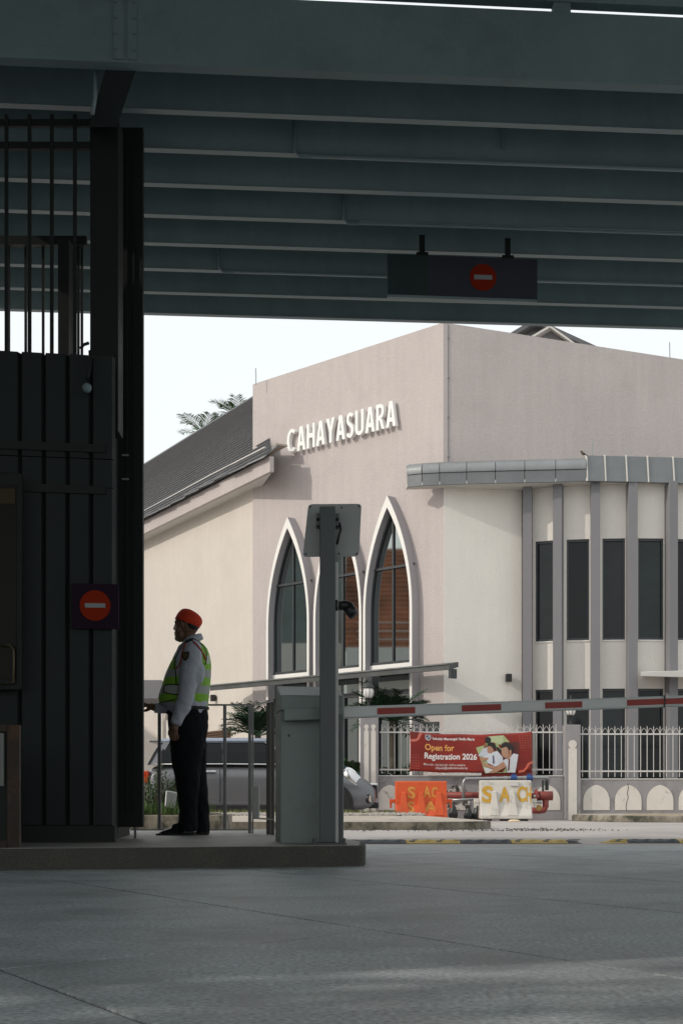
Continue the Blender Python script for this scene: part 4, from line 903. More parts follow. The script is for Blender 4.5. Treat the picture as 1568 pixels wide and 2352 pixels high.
barrier(PX(908, YBr), PX(1027, YBr), YBr, PZ(1794, YBr), M_obar, M_ypaint2, True, 'orange plastic road barrier with faded yellow letters behind the island', [('S', 0.24, 0.40, 0.22, 0.14), ('A', 0.54, 0.42, 0.21, 0.14), ('C', 0.70, 0.42, 0.19, 0.11), ('S', 0.22, 0.155, 0.20, 0.14), ('A', 0.54, 0.155, 0.20, 0.26)])
MB().ell(P(1180, 1886, 24.3) + Vector((0, 0, 0.0)), 0.11, 0.06, 0.03, None, 12, 6).build('litter_bag', mat('cream_plastic', (0.7, 0.55, 0.35), 0.5, 0.1, 20), None, smooth=True, label='crumpled cream plastic litter at the foot of the white barrier', cat='litter')
# ------------------------------------------------------------ pipework behind the barriers
M_redp = mat('red_pipe_paint', (0.24, 0.045, 0.035), 0.55, 0.15, 6, dirt=((0.12, 0.05, 0.035), 8, 0.55, 0.7))
M_blue = mat('blue_valve', (0.02, 0.07, 0.22), 0.5, 0.1, 8)
YPp = 25.75
pp = thing('pipework', (PX(1150, YPp), YPp, 0), 'red and galvanised water pipes standing in front of the low wall', 'pipes')
MB().tube([P(1010, 1826, YPp + .15), P(1245, 1829, YPp + .15)], 0.062, 12).build('red_main', M_redp, pp, smooth=True)
MB().tube([P(1035, 1838, YPp - .1), P(1105, 1835, YPp - .1)], 0.024, 10).build('thin_pipe', M_steel, pp, smooth=True)
sp = MB().tube([P(1064, 1850, YPp), P(1064, 1797, YPp), P(1067, 1791, YPp), P(1075, 1789, YPp), P(1215, 1786, YPp), P(1255, 1786, YPp), P(1259, 1790, YPp)], 0.031, 10).build('silver_pipe', M_steel, pp, smooth=True)
for xx in (1068, 1130, 1155, 1200): MB().tube([P(xx, 1789.5 - (xx - 1068) * .02, YPp), P(xx + 9, 1789.3 - (xx - 1068) * .02, YPp)], 0.041, 10).build('coupling', M_steel, sp)
for xx in (1172, 1208):
    MB().tube([P(xx, 1787, YPp), P(xx + 14, 1787, YPp)], 0.052, 10).build('valve', M_blue, sp); MB().box(PX(xx + 3, YPp), PX(xx + 11, YPp), YPp - .02, YPp + .02, PZ(1784, YPp), PZ(1777, YPp)).build('valve_handle', M_blue, sp)
MB().tube([P(1255, 1792, YPp), P(1255, 1815, YPp)], 0.035, 10).build('riser', M_iron, pp); MB().tube([P(1246, 1792, YPp - .05), P(1246, 1822, YPp - .05)], 0.022, 8).build('riser', M_iron, pp)
MB().tube([P(1232, 1828, YPp - .05), P(1268, 1828, YPp - .05)], 0.085, 14).build('red_tee', M_redp, pp, smooth=True)
MB().tube([P(1228, 1828, YPp - .05), P(1233, 1828, YPp - .05)], 0.12, 16).build('flange', M_redp, pp)
MB().tube([P(1252, 1832, YPp - .05), P(1252, 1852, YPp - .05), P(1248, 1861, YPp - .05), P(1238, 1862, YPp - .05), P(1205, 1861, YPp - .05)], 0.058, 12).build('red_elbow', M_redp, pp, smooth=True)
MB().tube([P(1222, 1841, YPp - .12), P(1243, 1843, YPp - .12)], 0.03, 10).build('silver_stub', M_steel, pp); MB().tube([P(1224, 1829, YPp - .14), P(1236, 1829, YPp - .14)], 0.026, 10).build('silver_stub', M_steel, pp)
disc('valve_wheel', P(1236, 1855, YPp - .2), 0.055, (0, -1, 0), mat('brass_wheel', (0.35, 0.22, 0.07), 0.5, 0.1, metal=0.5), pp, 0.02)
for xx, zz_ in ((1040, 0.25), (1075, 0.18), (1095, 0.22)): MB().lathe((PX(xx, YPp - .2), YPp - .2, 0), [(0.07, 0), (0.09, zz_ * .5), (0.05, zz_), (0.03, zz_ + .05)], 10).build('valve_body', M_iron, pp)

# ------------------------------------------------------------ cars
M_tyre = mat('tyre_rubber', (0.018, 0.018, 0.018), 0.85, 0.1, 20)
M_rim = mat('alloy_rim', (0.35, 0.35, 0.36), 0.3, 0.05, metal=0.8)
M_chrome = mat('chrome', (0.75, 0.75, 0.75), 0.12, 0.0, metal=1.0)
M_cglass = mat('car_glass', (0.006, 0.008, 0.009), 0.05, 0.0, spec=0.22)
M_hl = mat('headlight_lens', (0.75, 0.75, 0.76), 0.12, 0.0, spec=0.9)
M_tail = mat('tail_lamp_red', (0.45, 0.05, 0.015), 0.2, 0.0)
def make_car(x_rear, Y_side, paint, label):
    L_, hwid = 3.86, 0.86; t = thing('car', (x_rear + L_ / 2, Y_side + hwid, 0), label, 'car', 'hatchback cars'); yc = Y_side + hwid
    # body: loft of cross sections along the length (x, z_low, z_top, half width, top rounding)
    st = [(0.0, .36, .66, .60), (0.05, .28, .82, .74), (0.16, .20, .95, .81), (0.40, .18, 1.0, .85), (0.9, .17, 1.0, .86), (1.8, .17, .985, .86), (2.55, .17, .965, .86), (2.72, .17, .95, .86), (3.05, .17, .915, .855), (3.35, .18, .86, .84), (3.60, .20, .775, .79), (3.76, .24, .68, .71), (3.84, .30, .58, .60), (3.86, .36, .52, .52)]
    rings = []
    for (x, zl, zt, hw_) in st:
        cs = [(-.86, 0), (-.97, .10), (-1, .30), (-1.0, .55), (-.975, .78), (-.91, .92), (-.72, .99), (-.35, 1.0), (.35, 1.0), (.72, .99), (.91, .92), (.975, .78), (1.0, .55), (1, .30), (.97, .10), (.86, 0)]
        rings.append([(x_rear + x, yc + a * hw_, zl + b * (zt - zl)) for a, b in cs])
    body = MB().loft(rings).build('body', paint, t, sub=1, auto=60)
    # greenhouse
    gb = [(0.10, .74), (0.22, .80), (2.62, .80), (2.74, .74)]; gt = [(0.30, .58), (0.44, .62), (1.95, .62), (2.08, .56)]
    lo = [(x, -w_) for x, w_ in gb] + [(x, w_) for x, w_ in gb[::-1]]; hi = [(x, -w_) for x, w_ in gt] + [(x, w_) for x, w_ in gt[::-1]]
    MB().loft([[(x_rear + x, yc + w_, .955) for x, w_ in lo], [(x_rear + a[0] * .5 + b[0] * .5, yc + (a[1] * .5 + b[1] * .5) * 1.03, 1.16) for a, b in zip(lo, hi)], [(x_rear + x, yc + w_, 1.335) for x, w_ in hi]]).build('cabin_glass', M_cglass, t)
    roof = MB().loft([[(x_rear + (x - 1.2) * f + 1.2 + dx, yc + w_ * f2, z) for x, w_ in hi] for f, f2, z, dx in ((1.02, 1.03, 1.325, 0), (1.035, 1.045, 1.355, 0), (1.0, .98, 1.39, 0), (.82, .72, 1.412, 0))]).build('roof', mat('car_roof_paint', (0.20, 0.235, 0.30), 0.25, 0.03, spec=0.7), t, auto=50)
    MB().box(x_rear + 0.10, x_rear + 0.40, yc - .55, yc + .55, 1.335, 1.368).build('spoiler', paint, roof, bevel=0.012)
    for s in (-1, 1):
        for (xb, xt, wd) in ((1.34, 1.30, .07), (0.62, 0.72, .0)):
            if wd <= 0: continue
            y0, y1 = yc + s * .826, yc + s * .640
            MB().hexa([(x_rear + xb, y0, .96), (x_rear + xb + wd, y0, .96), (x_rear + xb + wd, y0 - s * .03, .96), (x_rear + xb, y0 - s * .03, .96), (x_rear + xt, y1, 1.33), (x_rear + xt + wd, y1, 1.33), (x_rear + xt + wd, y1 - s * .03, 1.33), (x_rear + xt, y1 - s * .03, 1.33)]).build('pillar', M_black, t)
        y0, y1 = yc + s * .80, yc + s * .62
        for (xb, xt, wd, mt) in ((0.16, 0.36, .10, paint), (2.60, 1.98, .07, paint)):
            MB().hexa([(x_rear + xb, y0, .955), (x_rear + xb + wd, y0 + s * .02, .955), (x_rear + xb + wd, y0 - s * .03, .955), (x_rear + xb, y0 - s * .03, .955), (x_rear + xt, y1 + s * .015, 1.345), (x_rear + xt + wd, y1 + s * .02, 1.345), (x_rear + xt + wd, y1 - s * .03, 1.345), (x_rear + xt, y1 - s * .03, 1.345)]).build('pillar', mt, t)
        MB().tube([(x_rear + .22, yc + s * .825, .965), (x_rear + 1.4, yc + s * .842, .968), (x_rear + 2.62, yc + s * .838, .96)], .012, 6).build('belt_trim', M_chrome, t, smooth=True)
        for xw in (0.72, 3.12):
            yo = yc + s * hwid
            arch = [(x_rear + xw + .36 * math.cos(R(a)), z) for a, z in [(k * 15, .31 + .36 * math.sin(R(k * 15))) for k in range(13)]]
            arch = [(x_rear + xw + .37, .19)] + arch + [(x_rear + xw - .37, .19)]
            MB().prism([(x, yo - s * .05, z) for x, z in arch], (0, s * 0.052, 0)).build('wheel_arch', M_black, t)
            wh = MB().tube([(x_rear + xw, yo - s * .2, .31), (x_rear + xw, yo - s * .01, .31), (x_rear + xw, yo + s * .008, .31)], [.31, .31, .29], 28).build('wheel', M_tyre, t, auto=40)
            MB().tube([(x_rear + xw, yo + s * .006, .31), (x_rear + xw, yo + s * .016, .31)], .20, 24).build('rim', M_rim, wh)
            for k in range(5):
                q = 2 * math.pi * k / 5; MB().obox((x_rear + xw + .03 * math.cos(q + 1.57), yo + s * .0165, .31 + .03 * math.sin(q + 1.57)), (.19 * math.cos(q), 0, .19 * math.sin(q)), (-.06 * math.cos(q + 1.57), 0, -.06 * math.sin(q + 1.57)), (0, s * .012, 0)).build('spoke', M_chrome, wh)
        MB().tube([(x_rear + 1.02, yc + s * .868, .845), (x_rear + 1.24, yc + s * .868, .848)], .018, 8).build('door_handle', M_chrome, t, smooth=True)
        for xg in (1.30, 2.45, 0.98 + .0):
            MB().box(x_rear + xg, x_rear + xg + .008, min(yc + s * .853, yc + s * .8655), max(yc + s * .853, yc + s * .8655), .32, .95).build('door_gap', M_black, t)
        MB().box(x_rear + 1.05, x_rear + 2.75, min(yc + s * .84, yc + s * .866), max(yc + s * .84, yc + s * .866), .18, .27).build('sill', M_black, t)
        # headlight, fog lamp, tail lamp
        n_ = Vector((0.62, s * 0.62, 0.48)).normalized(); u = Vector((0.55, -s * .1, -0.80)).normalized(); u = (u - n_ * u.dot(n_)).normalized(); v = n_.cross(u); c = Vector((x_rear + 3.47, yc + s * .69, .745))
        hl = MB().loft([[c + n_ * d_ + u * (.20 * r * math.cos(2 * math.pi * k / 24)) + v * (.125 * r * math.sin(2 * math.pi * k / 24)) for k in range(24)] for r, d_ in ((1, -.06), (1, .03), (.92, .045), (.82, .035))]).build('headlight', M_chrome, t, auto=40)
        MB().loft([[c + n_ * d_ + u * (.20 * r * math.cos(2 * math.pi * k / 24)) + v * (.125 * r * math.sin(2 * math.pi * k / 24)) for k in range(24)] for r, d_ in ((.80, .034), (.7, .05), (.35, .062), (.05, .066))]).build('lens', M_hl, hl, smooth=True)
        c2 = Vector((x_rear + 3.66, yc + s * .64, .40)); fl = MB().tube([c2, c2 + Vector((.09, s * .05, 0))], .085, 18).build('fog_lamp', M_black, t)
        MB().tube([c2 + Vector((.0905, s * .05, 0)), c2 + Vector((.10, s * .055, 0))], .055, 16).build('lens', M_chrome, fl)
        MB().box(x_rear + .0, x_rear + .13, min(yc + s * .64, yc + s * .80), max(yc + s * .64, yc + s * .80), .66, .86).build('tail_lamp', M_tail, t, bevel=0.02)
        MB().box(x_rear + 2.28, x_rear + 2.42, min(yc + s * .85, yc + s * 1.0), max(yc + s * .85, yc + s * 1.0), .95, 1.06).build('mirror', M_black, t, bevel=0.03)
    MB().box(x_rear + 3.72, x_rear + 3.885, yc - .40, yc + .40, .40, .62).build('grille', M_black, t, bevel=0.03)
    MB().box(x_rear + 3.70, x_rear + 3.88, yc - .47, yc + .47, .625, .66).build('grille_trim', M_chrome, t, bevel=0.01)
    MB().box(x_rear + 3.72, x_rear + 3.90, yc - .55, yc + .55, .24, .34).build('lower_intake', M_black, t, bevel=0.02)
    MB().box(x_rear - .03, x_rear + .1, yc - .65, yc + .65, .36, .48).build('rear_bumper', M_black, t, bevel=0.02)
    return t
YCa = 22.75
c1 = make_car(PX(322, YCa), YCa, mat('silver_grey_car_paint', (0.15, 0.15, 0.16), 0.25, 0.0, metal=0.35, spec=0.7), 'silver grey hatchback car passing behind the guard and barrier')
em = P(460, 1766, YCa - .012)
e1 = MB().prism([em + Vector((.10 * math.cos(2 * math.pi * k / 20), 0, .05 * math.sin(2 * math.pi * k / 20))) for k in range(20)], (0, .03, 0)).build('fuel_cap', M_black, c1)
for a in (-.5, 0, .5): MB().obox(em + Vector((-.085, -.006, -.006 - a * .06)), (.17, 0, a * .12), (0, .005, 0), (0, 0, .014)).build('stripe', mat('gold_stripe', (0.35, 0.22, 0.05), 0.4, 0.0), e1)
make_car(PX(948, 27.5) - 3.86, 27.5, mat('teal_car_paint', (0.03, 0.10, 0.11), 0.3, 0.02, metal=0.2, spec=0.7), 'teal car parked behind the fence under the pointed windows')
# ============================================================ BARRIER GATE on the platform
M_box = mat('barrier_grey_paint', (0.215, 0.255, 0.238), 0.5, 0.08, 3.0, 0.0006, 120, coords='World', fine=0.05, dirt=((0.15, 0.165, 0.15), 4.0, 0.55, 0.8))
gate = thing('barrier_gate', (PX(705, 8.6), 8.65, ZP), 'grey barrier housing with a long red and white boom arm', 'barrier gate')
o = Vector((PX(644, 8.5), 8.5, ZP)); u = Vector((.386, .045, 0)); v = Vector((-.048, .36, 0)); zf, zk = PZ(1597, 8.5), PZ(1578, 8.86)
zs = PZ(1632, 8.5)
MB().obox(o, u, v, UP * (zs - ZP - 0.003)).build('housing', M_box, gate, bevel=0.006)
MB().hexa([o + UP * (zs - ZP), o + u + UP * (zs - ZP), o + u + v + UP * (zs - ZP), o + v + UP * (zs - ZP), o + UP * (zf - ZP - .0), o + u + UP * (zf - ZP), o + u + v * .8 + UP * (zk - ZP), o + v * .8 + UP * (zk - ZP)]).build('lid', M_box, gate, bevel=0.008)
MB().obox(o + u * .12 + UP * (zs - ZP - .16) + Vector((0, -.004, 0)), u * .03, Vector((0, .003, 0)), UP * .015).build('screw', M_black, gate)
M_boomw = mat('boom_white', (0.60, 0.61, 0.59), 0.4, 0.04, 5.0)
M_boomr = mat('boom_red_reflective', (0.30, 0.022, 0.012), 0.45, 0.08, 14.0)
Ya, Yz = 8.395, 8.80
def bm_pt(x, f): # f 0 bottom 1 top
    k = (x - 645) / (1568 - 645); r = (x - CX) / F; X0, X1 = PX(645, Ya), PX(1568, Yz)
    Y = Ya + (Yz - Ya) * (r * Ya - X0) / ((X1 - X0) - r * (Yz - Ya))
    return P(x, (1627.5 + (1597 - 1627.5) * k) * f + (1655 + (1622 - 1655) * k) * (1 - f), Y)
def boom_seg(x0, x1, f0, f1, y0, th, name, mt, par, bev=0.0):
    a0, a1, b0, b1 = bm_pt(x0, f0), bm_pt(x0, f1), bm_pt(x1, f0), bm_pt(x1, f1); e = Vector((0, 1, 0))
    return MB().hexa([a0 + e * y0, b0 + e * y0, b0 + e * (y0 + th), a0 + e * (y0 + th), a1 + e * y0, b1 + e * y0, b1 + e * (y0 + th), a1 + e * (y0 + th)]).build(name, mt, par, bevel=bev)
boom = boom_seg(700, 2050, 0, 1, 0.0, 0.055, 'boom', M_boomw, gate, 0.012)
boom_seg(652, 790, -0.04, 0.98, -0.012, 0.075, 'boom_bracket', M_box, gate, 0.006)
for x0, x1 in ((866, 953), (1060, 1150), (1251, 1336), (1439, 1523), (1527, 1600), (1690, 1775)):
    boom_seg(x0, x1, 0.22, 0.76, -0.0035, 0.003, 'red_strip', M_boomr, boom)
boom_seg(1523.5, 1526.5, -0.03, 1.03, -0.006, 0.066, 'joint_band', M_black, boom)
# sign post with the back of a square sign
M_post = mat('post_dark_grey', (0.085, 0.096, 0.095), 0.5, 0.08, 5.0, coords='World')
M_postl = mat('post_edge_lit', (0.50, 0.50, 0.48), 0.5, 0.08, 5.0, coords='World')  # paler post grey, stands for light on its edge
Yq = 8.28
post = thing('sign_post', (PX(755, Yq), Yq, ZP), 'dark steel post with the grey back of a square sign', 'sign post')
MB().box(PX(734, Yq), PX(770, Yq), Yq, Yq + 0.10, ZP + 0.012, PZ(1163, Yq)).build('pole', M_post, post, bevel=0.005)
MB().box(PX(770, Yq) + .0005, PX(777, Yq), Yq + .02, Yq + .08, ZP + 0.012, PZ(1290, Yq)).build('post_strip', M_postl, post)  # lit edge of the post, its light put into a paler strip
MB().box(PX(777, Yq) + .0005, PX(787, Yq), Yq + .05, Yq + .09, ZP + 0.012, PZ(1640, Yq)).build('post_strip', M_post, post)
bpz = MB().box(PX(716, Yq), PX(796, Yq), Yq - 0.06, Yq + 0.15, ZP + 0.003, ZP + 0.0115).build('base_plate', M_post, post)
for xx in (722, 790):
    for yy in (-.04, .13): MB().tube([(PX(xx, Yq), Yq + yy, ZP + .012), (PX(xx, Yq), Yq + yy, ZP + .036)], .010, 6).build('bolt', M_post, bpz)
Yg2 = Yq + 0.125
cor = [(708, 1158), (830, 1157), (824, 1278), (695, 1279)]
pts = rounded([(PX(x, Yg2), PZ(y, Yg2)) for x, y in cor], [0.025] * 4, 5)
plate = MB().prism([(x, Yg2, z) for x, z in pts], (0, 0.006, 0)).build('sign_plate', mat('sign_back_grey', (0.36, 0.375, 0.365), 0.5, 0.08, 6), post)
for x, y in ((712, 1164), (824, 1163), (819, 1272), (702, 1273), (784, 1166), (778, 1272)):
    p = P(x, y, Yg2); MB().tube([p - Vector((0, .0005, 0)), p - Vector((0, .004, 0))], .007, 8).build('rivet', M_post, plate)
for y in (1178, 1195): MB().box(PX(726, Yq), PX(778, Yq), Yq + .02, Yq + .122, PZ(y + 10, Yq), PZ(y, Yq)).build('clamp', M_post, post)
MB().tube([P(779, 1200, Yg2 - .01), P(783, 1215, Yg2 - .01), P(778, 1232, Yg2 - .01), P(774, 1250, Yg2 - .01)], .006, 6).build('cable', M_black, post, smooth=True)
cv = thing('gate_camera', P(771, 1392, Yq + .05), 'black camera on a bent arm halfway up the sign post', 'camera')
MB().tube([P(770.5, 1392, Yq + .05), P(776, 1392, Yq + .05)], .045, 14).build('mount', M_black, cv)
MB().tube([P(776, 1392, Yq + .05), P(792, 1390, Yq + .05), P(800, 1392, Yq + .05), P(806, 1400, Yq + .05)], [.028, .030, .030, .030], 12).build('arm', M_black, cv, smooth=True)
MB().tube([P(797, 1394, Yq + .04), P(805, 1403, Yq + .04), P(813, 1414, Yq + .03)], [.034, .036, .030], 14).build('head', M_black, cv, smooth=True)

# ------------------------------------------------------------ railing behind the guard
YR = 11.0
rl = thing('railing', (PX(470, YR), YR, ZP), 'grey steel railing with thin posts behind the guard', 'railing')
def rbox(x0, x1, y0, y1, name, Y=YR, th=.03, mt=None): return MB().box(PX(x0, Y), PX(x1, Y), Y, Y + th, PZ(y1, Y), PZ(y0, Y)).build(name, mt or M_rail, rl)
rbox(300, 572, 1617, 1620.5, 'top_rail', YR - .002, .04); rbox(300, 572, 1904.5, 1907.5, 'bottom_rail', YR + .031, .02)
for x in (309.5, 366, 516): rbox(x - 3.6, x + 3.6, 1621, 1904, 'post', YR, .03)
rbox(570, 577, 1621, 1914, 'post', YR, .035); rbox(578.5, 582, 1619, 1914, 'gate_stile', YR - .02, .03); 
MB().hexa([P(578.5, 1621, YR - .03), P(628, 1612, YR - .7), P(628, 1612, YR - .66), P(578.5, 1621, YR + .01), P(578.5, 1617.5, YR - .03), P(628, 1608, YR - .7), P(628, 1608, YR - .66), P(578.5, 1617.5, YR + .01)]).build('gate_top', M_rail, rl)
MB().hexa([P(578.5, 1881, YR - .03), P(628, 1884, YR - .7), P(628, 1884, YR - .66), P(578.5, 1881, YR + .01), P(578.5, 1877, YR - .03), P(628, 1880, YR - .7), P(628, 1880, YR - .66), P(578.5, 1877, YR + .01)]).build('gate_bottom', M_rail, rl)
M_bronze = mat('bronze_post', (0.07, 0.062, 0.055), 0.5, 0.1, 6)
for x0, x1, Y in ((611.5, 621, 10.62), (621.6, 630, 10.5)): MB().box(PX(x0, Y), PX(x1, Y), Y, Y + .035, ZP, PZ(1608, Y)).build('gate_post', M_bronze, rl)
MB().box(PX(580.5, 10.9), PX(595.5, 10.9), 10.88, 10.93, PZ(1880, 10.9), PZ(1806, 10.9)).build('junction_box', mat('light_grey_box', (0.42, 0.42, 0.40), 0.6, 0.05, 8), rl, bevel=0.004)

# ------------------------------------------------------------ rubber speed humps
M_hy = mat('hump_yellow', (0.60, 0.43, 0.12), 0.75, 0.15, 7, coords='World', dirt=((0.18, 0.15, 0.10), 5, 0.55, 0.75))
M_hb = mat('hump_black', (0.05, 0.058, 0.07), 0.7, 0.2, 7, coords='World', dirt=((0.25, 0.24, 0.23), 6, 0.55, 0.75))
def hump(x0, x1, sl, sr, Y0, dY, segs, label):
    t = thing('speed_hump', ((x0 + x1) / 2, Y0, 0), label, 'speed hump', 'rubber speed humps')
    prof = [(0, 0.003), (0.012, 0.009), (.09, .026), (.17, .033), (.25, .026), (.33, .009), (.34, .003)]
    for (a, b, mt, e0, e1) in segs:
        m = MB(); k = len(prof); Ya_ = Y0 + dY * (a - x0); Yb_ = Y0 + dY * (b - x0)
        secs = [(a, Ya_, 0.15 if e0 else 1)] + ([(a + .09, Ya_, .8)] if e0 else []) + ([(b - .09, Yb_, .8)] if e1 else []) + [(b - .004, Yb_, .15 if e1 else 1)]
        m.loft([[(x, y + p, 0.001 + z * s) for p, z in prof] for x, y, s in secs])
        sg = m.build('segment', mt, t, auto=40)
        L2 = b - a; n_ = 4
        for q in range(n_):
            cx_ = a + L2 * (q + .5) / n_; cyq = Y0 + dY * (cx_ - x0)
            for (pa, za) in ((.045, .0175), (.11, .0295)):
                if (e0 and q == 0) or (e1 and q == n_ - 1): continue
                MB().obox((cx_ - .03 + (.03 if pa > .1 else 0), cyq + pa, za + .001), (.045, dY * .045, 0), (0, .028, .0085 if pa < .1 else .004), (0, -.001, .002)).build('recess', M_black if q % 2 == 0 else mt, sg)
    return t
Yh = 12.15; hx = lambda x: PX(x, Yh)
hump(hx(790), hx(1341), 0, 0, Yh, 0.03, [(hx(790), hx(933), M_hb, False, False), (hx(933), hx(1059), M_hy, False, False), (hx(1059), hx(1177), M_hb, False, False), (hx(1177), hx(1308), M_hy, False, False), (hx(1308), hx(1341), M_hb, False, True)], 'long black and yellow rubber speed hump beyond the platform')
Yh2 = 12.3; hx = lambda x: PX(x, Yh2)
hump(hx(1390), hx(1800), 0, 0, Yh2, 0.03, [(hx(1390), hx(1443), M_hy, True, False), (hx(1443), hx(1563), M_hb, False, False), (hx(1563), hx(1690), M_hy, False, False), (hx(1690), hx(1800), M_hb, False, True)], 'second black and yellow speed hump running out at the right edge')
# painted line on the road before the humps and a shallow grate slot
# ------------------------------------------------------------ planter
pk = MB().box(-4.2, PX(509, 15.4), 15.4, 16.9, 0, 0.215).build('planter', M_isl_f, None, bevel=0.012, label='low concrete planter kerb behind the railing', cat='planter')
MB().box(-4.15, PX(509, 15.4) - .12, 15.52, 16.8, 0.20, 0.225).build('soil', M_bark, pk)
gr = MB()
for k in range(5200):
    x = random.uniform(-3.4, PX(470, 16)); y = random.uniform(15.5, 16.8); h = random.uniform(.06, .19); a = random.uniform(0, 6.28); dx, dy = math.cos(a) * .006, math.sin(a) * .006; lx, ly = random.gauss(0, .04), random.gauss(0, .04)
    gr.add([(x - dx, y - dy, .22), (x + dx, y + dy, .22), (x + lx * .5 + dx * .7, y + ly * .5, .22 + h * .6), (x + lx, y + ly, .22 + h)], [(0, 1, 2), (0, 2, 3)])
gr.build('grass', M_grass, None, label='bright green grass filling the planter kerb', cat='grass', kind='stuff', fixn=False)
gr = MB()
for k in range(2600):
    x = random.uniform(-4.2, 0.9) ; y = 21.2 + random.gauss(0, .18); h = random.uniform(.02, .09); a = random.uniform(0, 6.28); dx, dy = math.cos(a) * .008, math.sin(a) * .008
    gr.add([(x - dx, y - dy, .15), (x + dx, y + dy, .15), (x + random.gauss(0, .03), y, .165 + h)], [(0, 1, 2)])
gr.build('grass', mat('dry_grass', (0.16, 0.17, 0.05), 0.8, 0.3, 3, coords='World'), None, label='sparse dry grass along the back of the gravel island', cat='grass', kind='stuff', fixn=False)
def leafy_stem(m, base, h, lean, nleaf, ll, lw):
    base = Vector(base); top = base + Vector((lean[0], lean[1], h)); ax = top - base
    for k in range(nleaf):
        f = .15 + .85 * k / nleaf; p = base + ax * f; a = k * 2.4 + random.uniform(-.4, .4); up = .55 + .5 * f
        d = Vector((math.cos(a), math.sin(a), up)).normalized(); s_ = d.cross(UP).normalized(); L2 = ll * random.uniform(.7, 1.15) * (1.1 - .45 * f)
        q1 = p + d * L2 * .5 ; q2 = p + d * L2 + Vector((0, 0, -L2 * .28))
        m.add([p, q1 + s_ * lw, q1 - s_ * lw, q2, q1 + UP * -lw * .3], [(0, 1, 4), (0, 4, 2), (1, 3, 4), (4, 3, 2)])
for i, (x, y, h) in enumerate(((335, 15.75, .42), (347, 16.1, .50), (356, 15.7, .62), (364, 16.2, .45), (372, 15.9, .40), (385, 16.3, .48), (393, 15.9, .52), (404, 16.2, .38), (415, 16.4, .36), (425, 16.3, .42), (437, 16.5, .40))):
    lab = ['narrow leaved shrub in the planter nearest the gate leaf', 'second narrow leaved shrub from the gate leaf', 'tallest narrow leaved shrub in the planter', 'narrow leaved shrub just left of the first railing post', 'narrow leaved shrub just right of the first railing post', 'narrow leaved shrub behind the floodlight, left one', 'narrow leaved shrub rising above the floodlight', 'narrow leaved shrub right of the floodlight', 'narrow leaved shrub between floodlight and guard', 'narrow leaved shrub just left of the guard', 'narrow leaved shrub half hidden by the guard\'s trousers'][i]
    bx = PX(x, y); t = thing('leafy_shrub', (bx, y, .22), lab, 'shrub', 'shrubs in the planter')
    lm, sm = MB(), MB()
    for k in range(4):
        ln = (random.gauss(0, .07), random.gauss(0, .07)); b0 = (bx + random.gauss(0, .025), y + random.gauss(0, .025), .22); hh = h * random.uniform(.75, 1.05)
        sm.tube([b0, (b0[0] + ln[0], b0[1] + ln[1], .22 + hh)], .005, 5, .002); leafy_stem(lm, b0, hh, ln, 26, .13, .009)
    lm.build('foliage', M_leaf, t, fixn=False); sm.build('stem', M_bark, t)
# floodlight on a stake
fl = thing('floodlight', (PX(391, 15.6), 15.6, .22), 'small grey floodlight on a stake in the planter', 'floodlight')
MB().hexa([P(378, 1853, 15.55), P(402, 1858, 15.55), P(402, 1858, 15.67), P(378, 1853, 15.67), P(381, 1815, 15.60), P(407, 1820, 15.60), P(407, 1820, 15.70), P(381, 1815, 15.70)]).build('housing', M_steel, fl, bevel=0.012)
MB().box(PX(387, 15.64), PX(397, 15.64), 15.61, 15.67, .2, PZ(1855, 15.6)).build('stake', M_black, fl)

# ------------------------------------------------------------ palms
def frond(m, base, az, length, rise, droop, nl_=22, lw=.016, ll=.42):
    base = Vector(base); pts = []
    for k in range(nl_ + 1):
        f = k / nl_; r = length * f * (1 - .12 * f); pts.append(base + Vector((math.cos(az) * r * math.cos(rise * (1 - f * .5)), math.sin(az) * r * math.cos(rise * (1 - f * .5)), length * f * math.sin(rise) - droop * length * f * f)))
    side = Vector((-math.sin(az), math.cos(az), 0))
    m.tube(pts[::4] + [pts[-1]], .012, 4, .003)
    for k in range(3, nl_):
        d = (pts[k + 1] - pts[k - 1]).normalized(); f = k / nl_; L2 = ll * (1 - abs(f - .4) * 1.1) * random.uniform(.85, 1.1)
        for s in (-1, 1):
            e = (side * s * .8 + d * .75 + Vector((0, 0, random.uniform(.0, .35)))).normalized(); p = pts[k]; q = p + e * L2 * .55; z = p + e * L2 + Vector((0, 0, -L2 * .15)); wv = d * lw
            m.add([p - wv * .4, p + wv * .4, q + wv, q - wv, z], [(0, 1, 2, 3), (3, 2, 4)])
def palm(pos, ht, nf, length, label, tr=.07, ll=.42, mt=None, rise=(.2, 1.35), lw=.016):
    t = thing('palm', pos, label, 'palm', 'palms by the building'); p = Vector(pos)
    MB().tube([p, p + Vector((.02, 0, ht * .5)), p + Vector((0, 0.02, ht))], tr, 8, tr * .8).build('trunk', M_bark, t, smooth=True)
    m = MB()
    for k in range(nf):
        frond(m, p + Vector((0, 0, ht)), k * 2.399 + random.uniform(-.3, .3), length * random.uniform(.75, 1.1), random.uniform(*rise), random.uniform(.15, .5), ll=ll, lw=lw)
    m.build('crown', mt or M_leafd, t, fixn=False)
palm((PX(900, 28.6), 28.7, 0), 2.0, 34, 1.05, 'dark spiky palm behind the fence under the rightmost pointed window', ll=.48, lw=.02)
palm((PX(893, 27.0), 27.2, 0), .55, 18, .95, 'low dark palm close behind the white fence by the gate pillar', ll=.4)
palm((PX(592, 25.4), 25.4, 0), 1.55, 30, .85, 'dark spiky palm above the silver car roof', ll=.4)
palm((PX(818, 28.8), 29.6, 0), .9, 12, .8, 'small palm between sign post and gate pillar', ll=.32, mt=M_leaf)
M_palmf = mat('palm_frond_green', (0.07, 0.13, 0.04), 0.7, 0.25, 2, coords='World', spec=0.12)
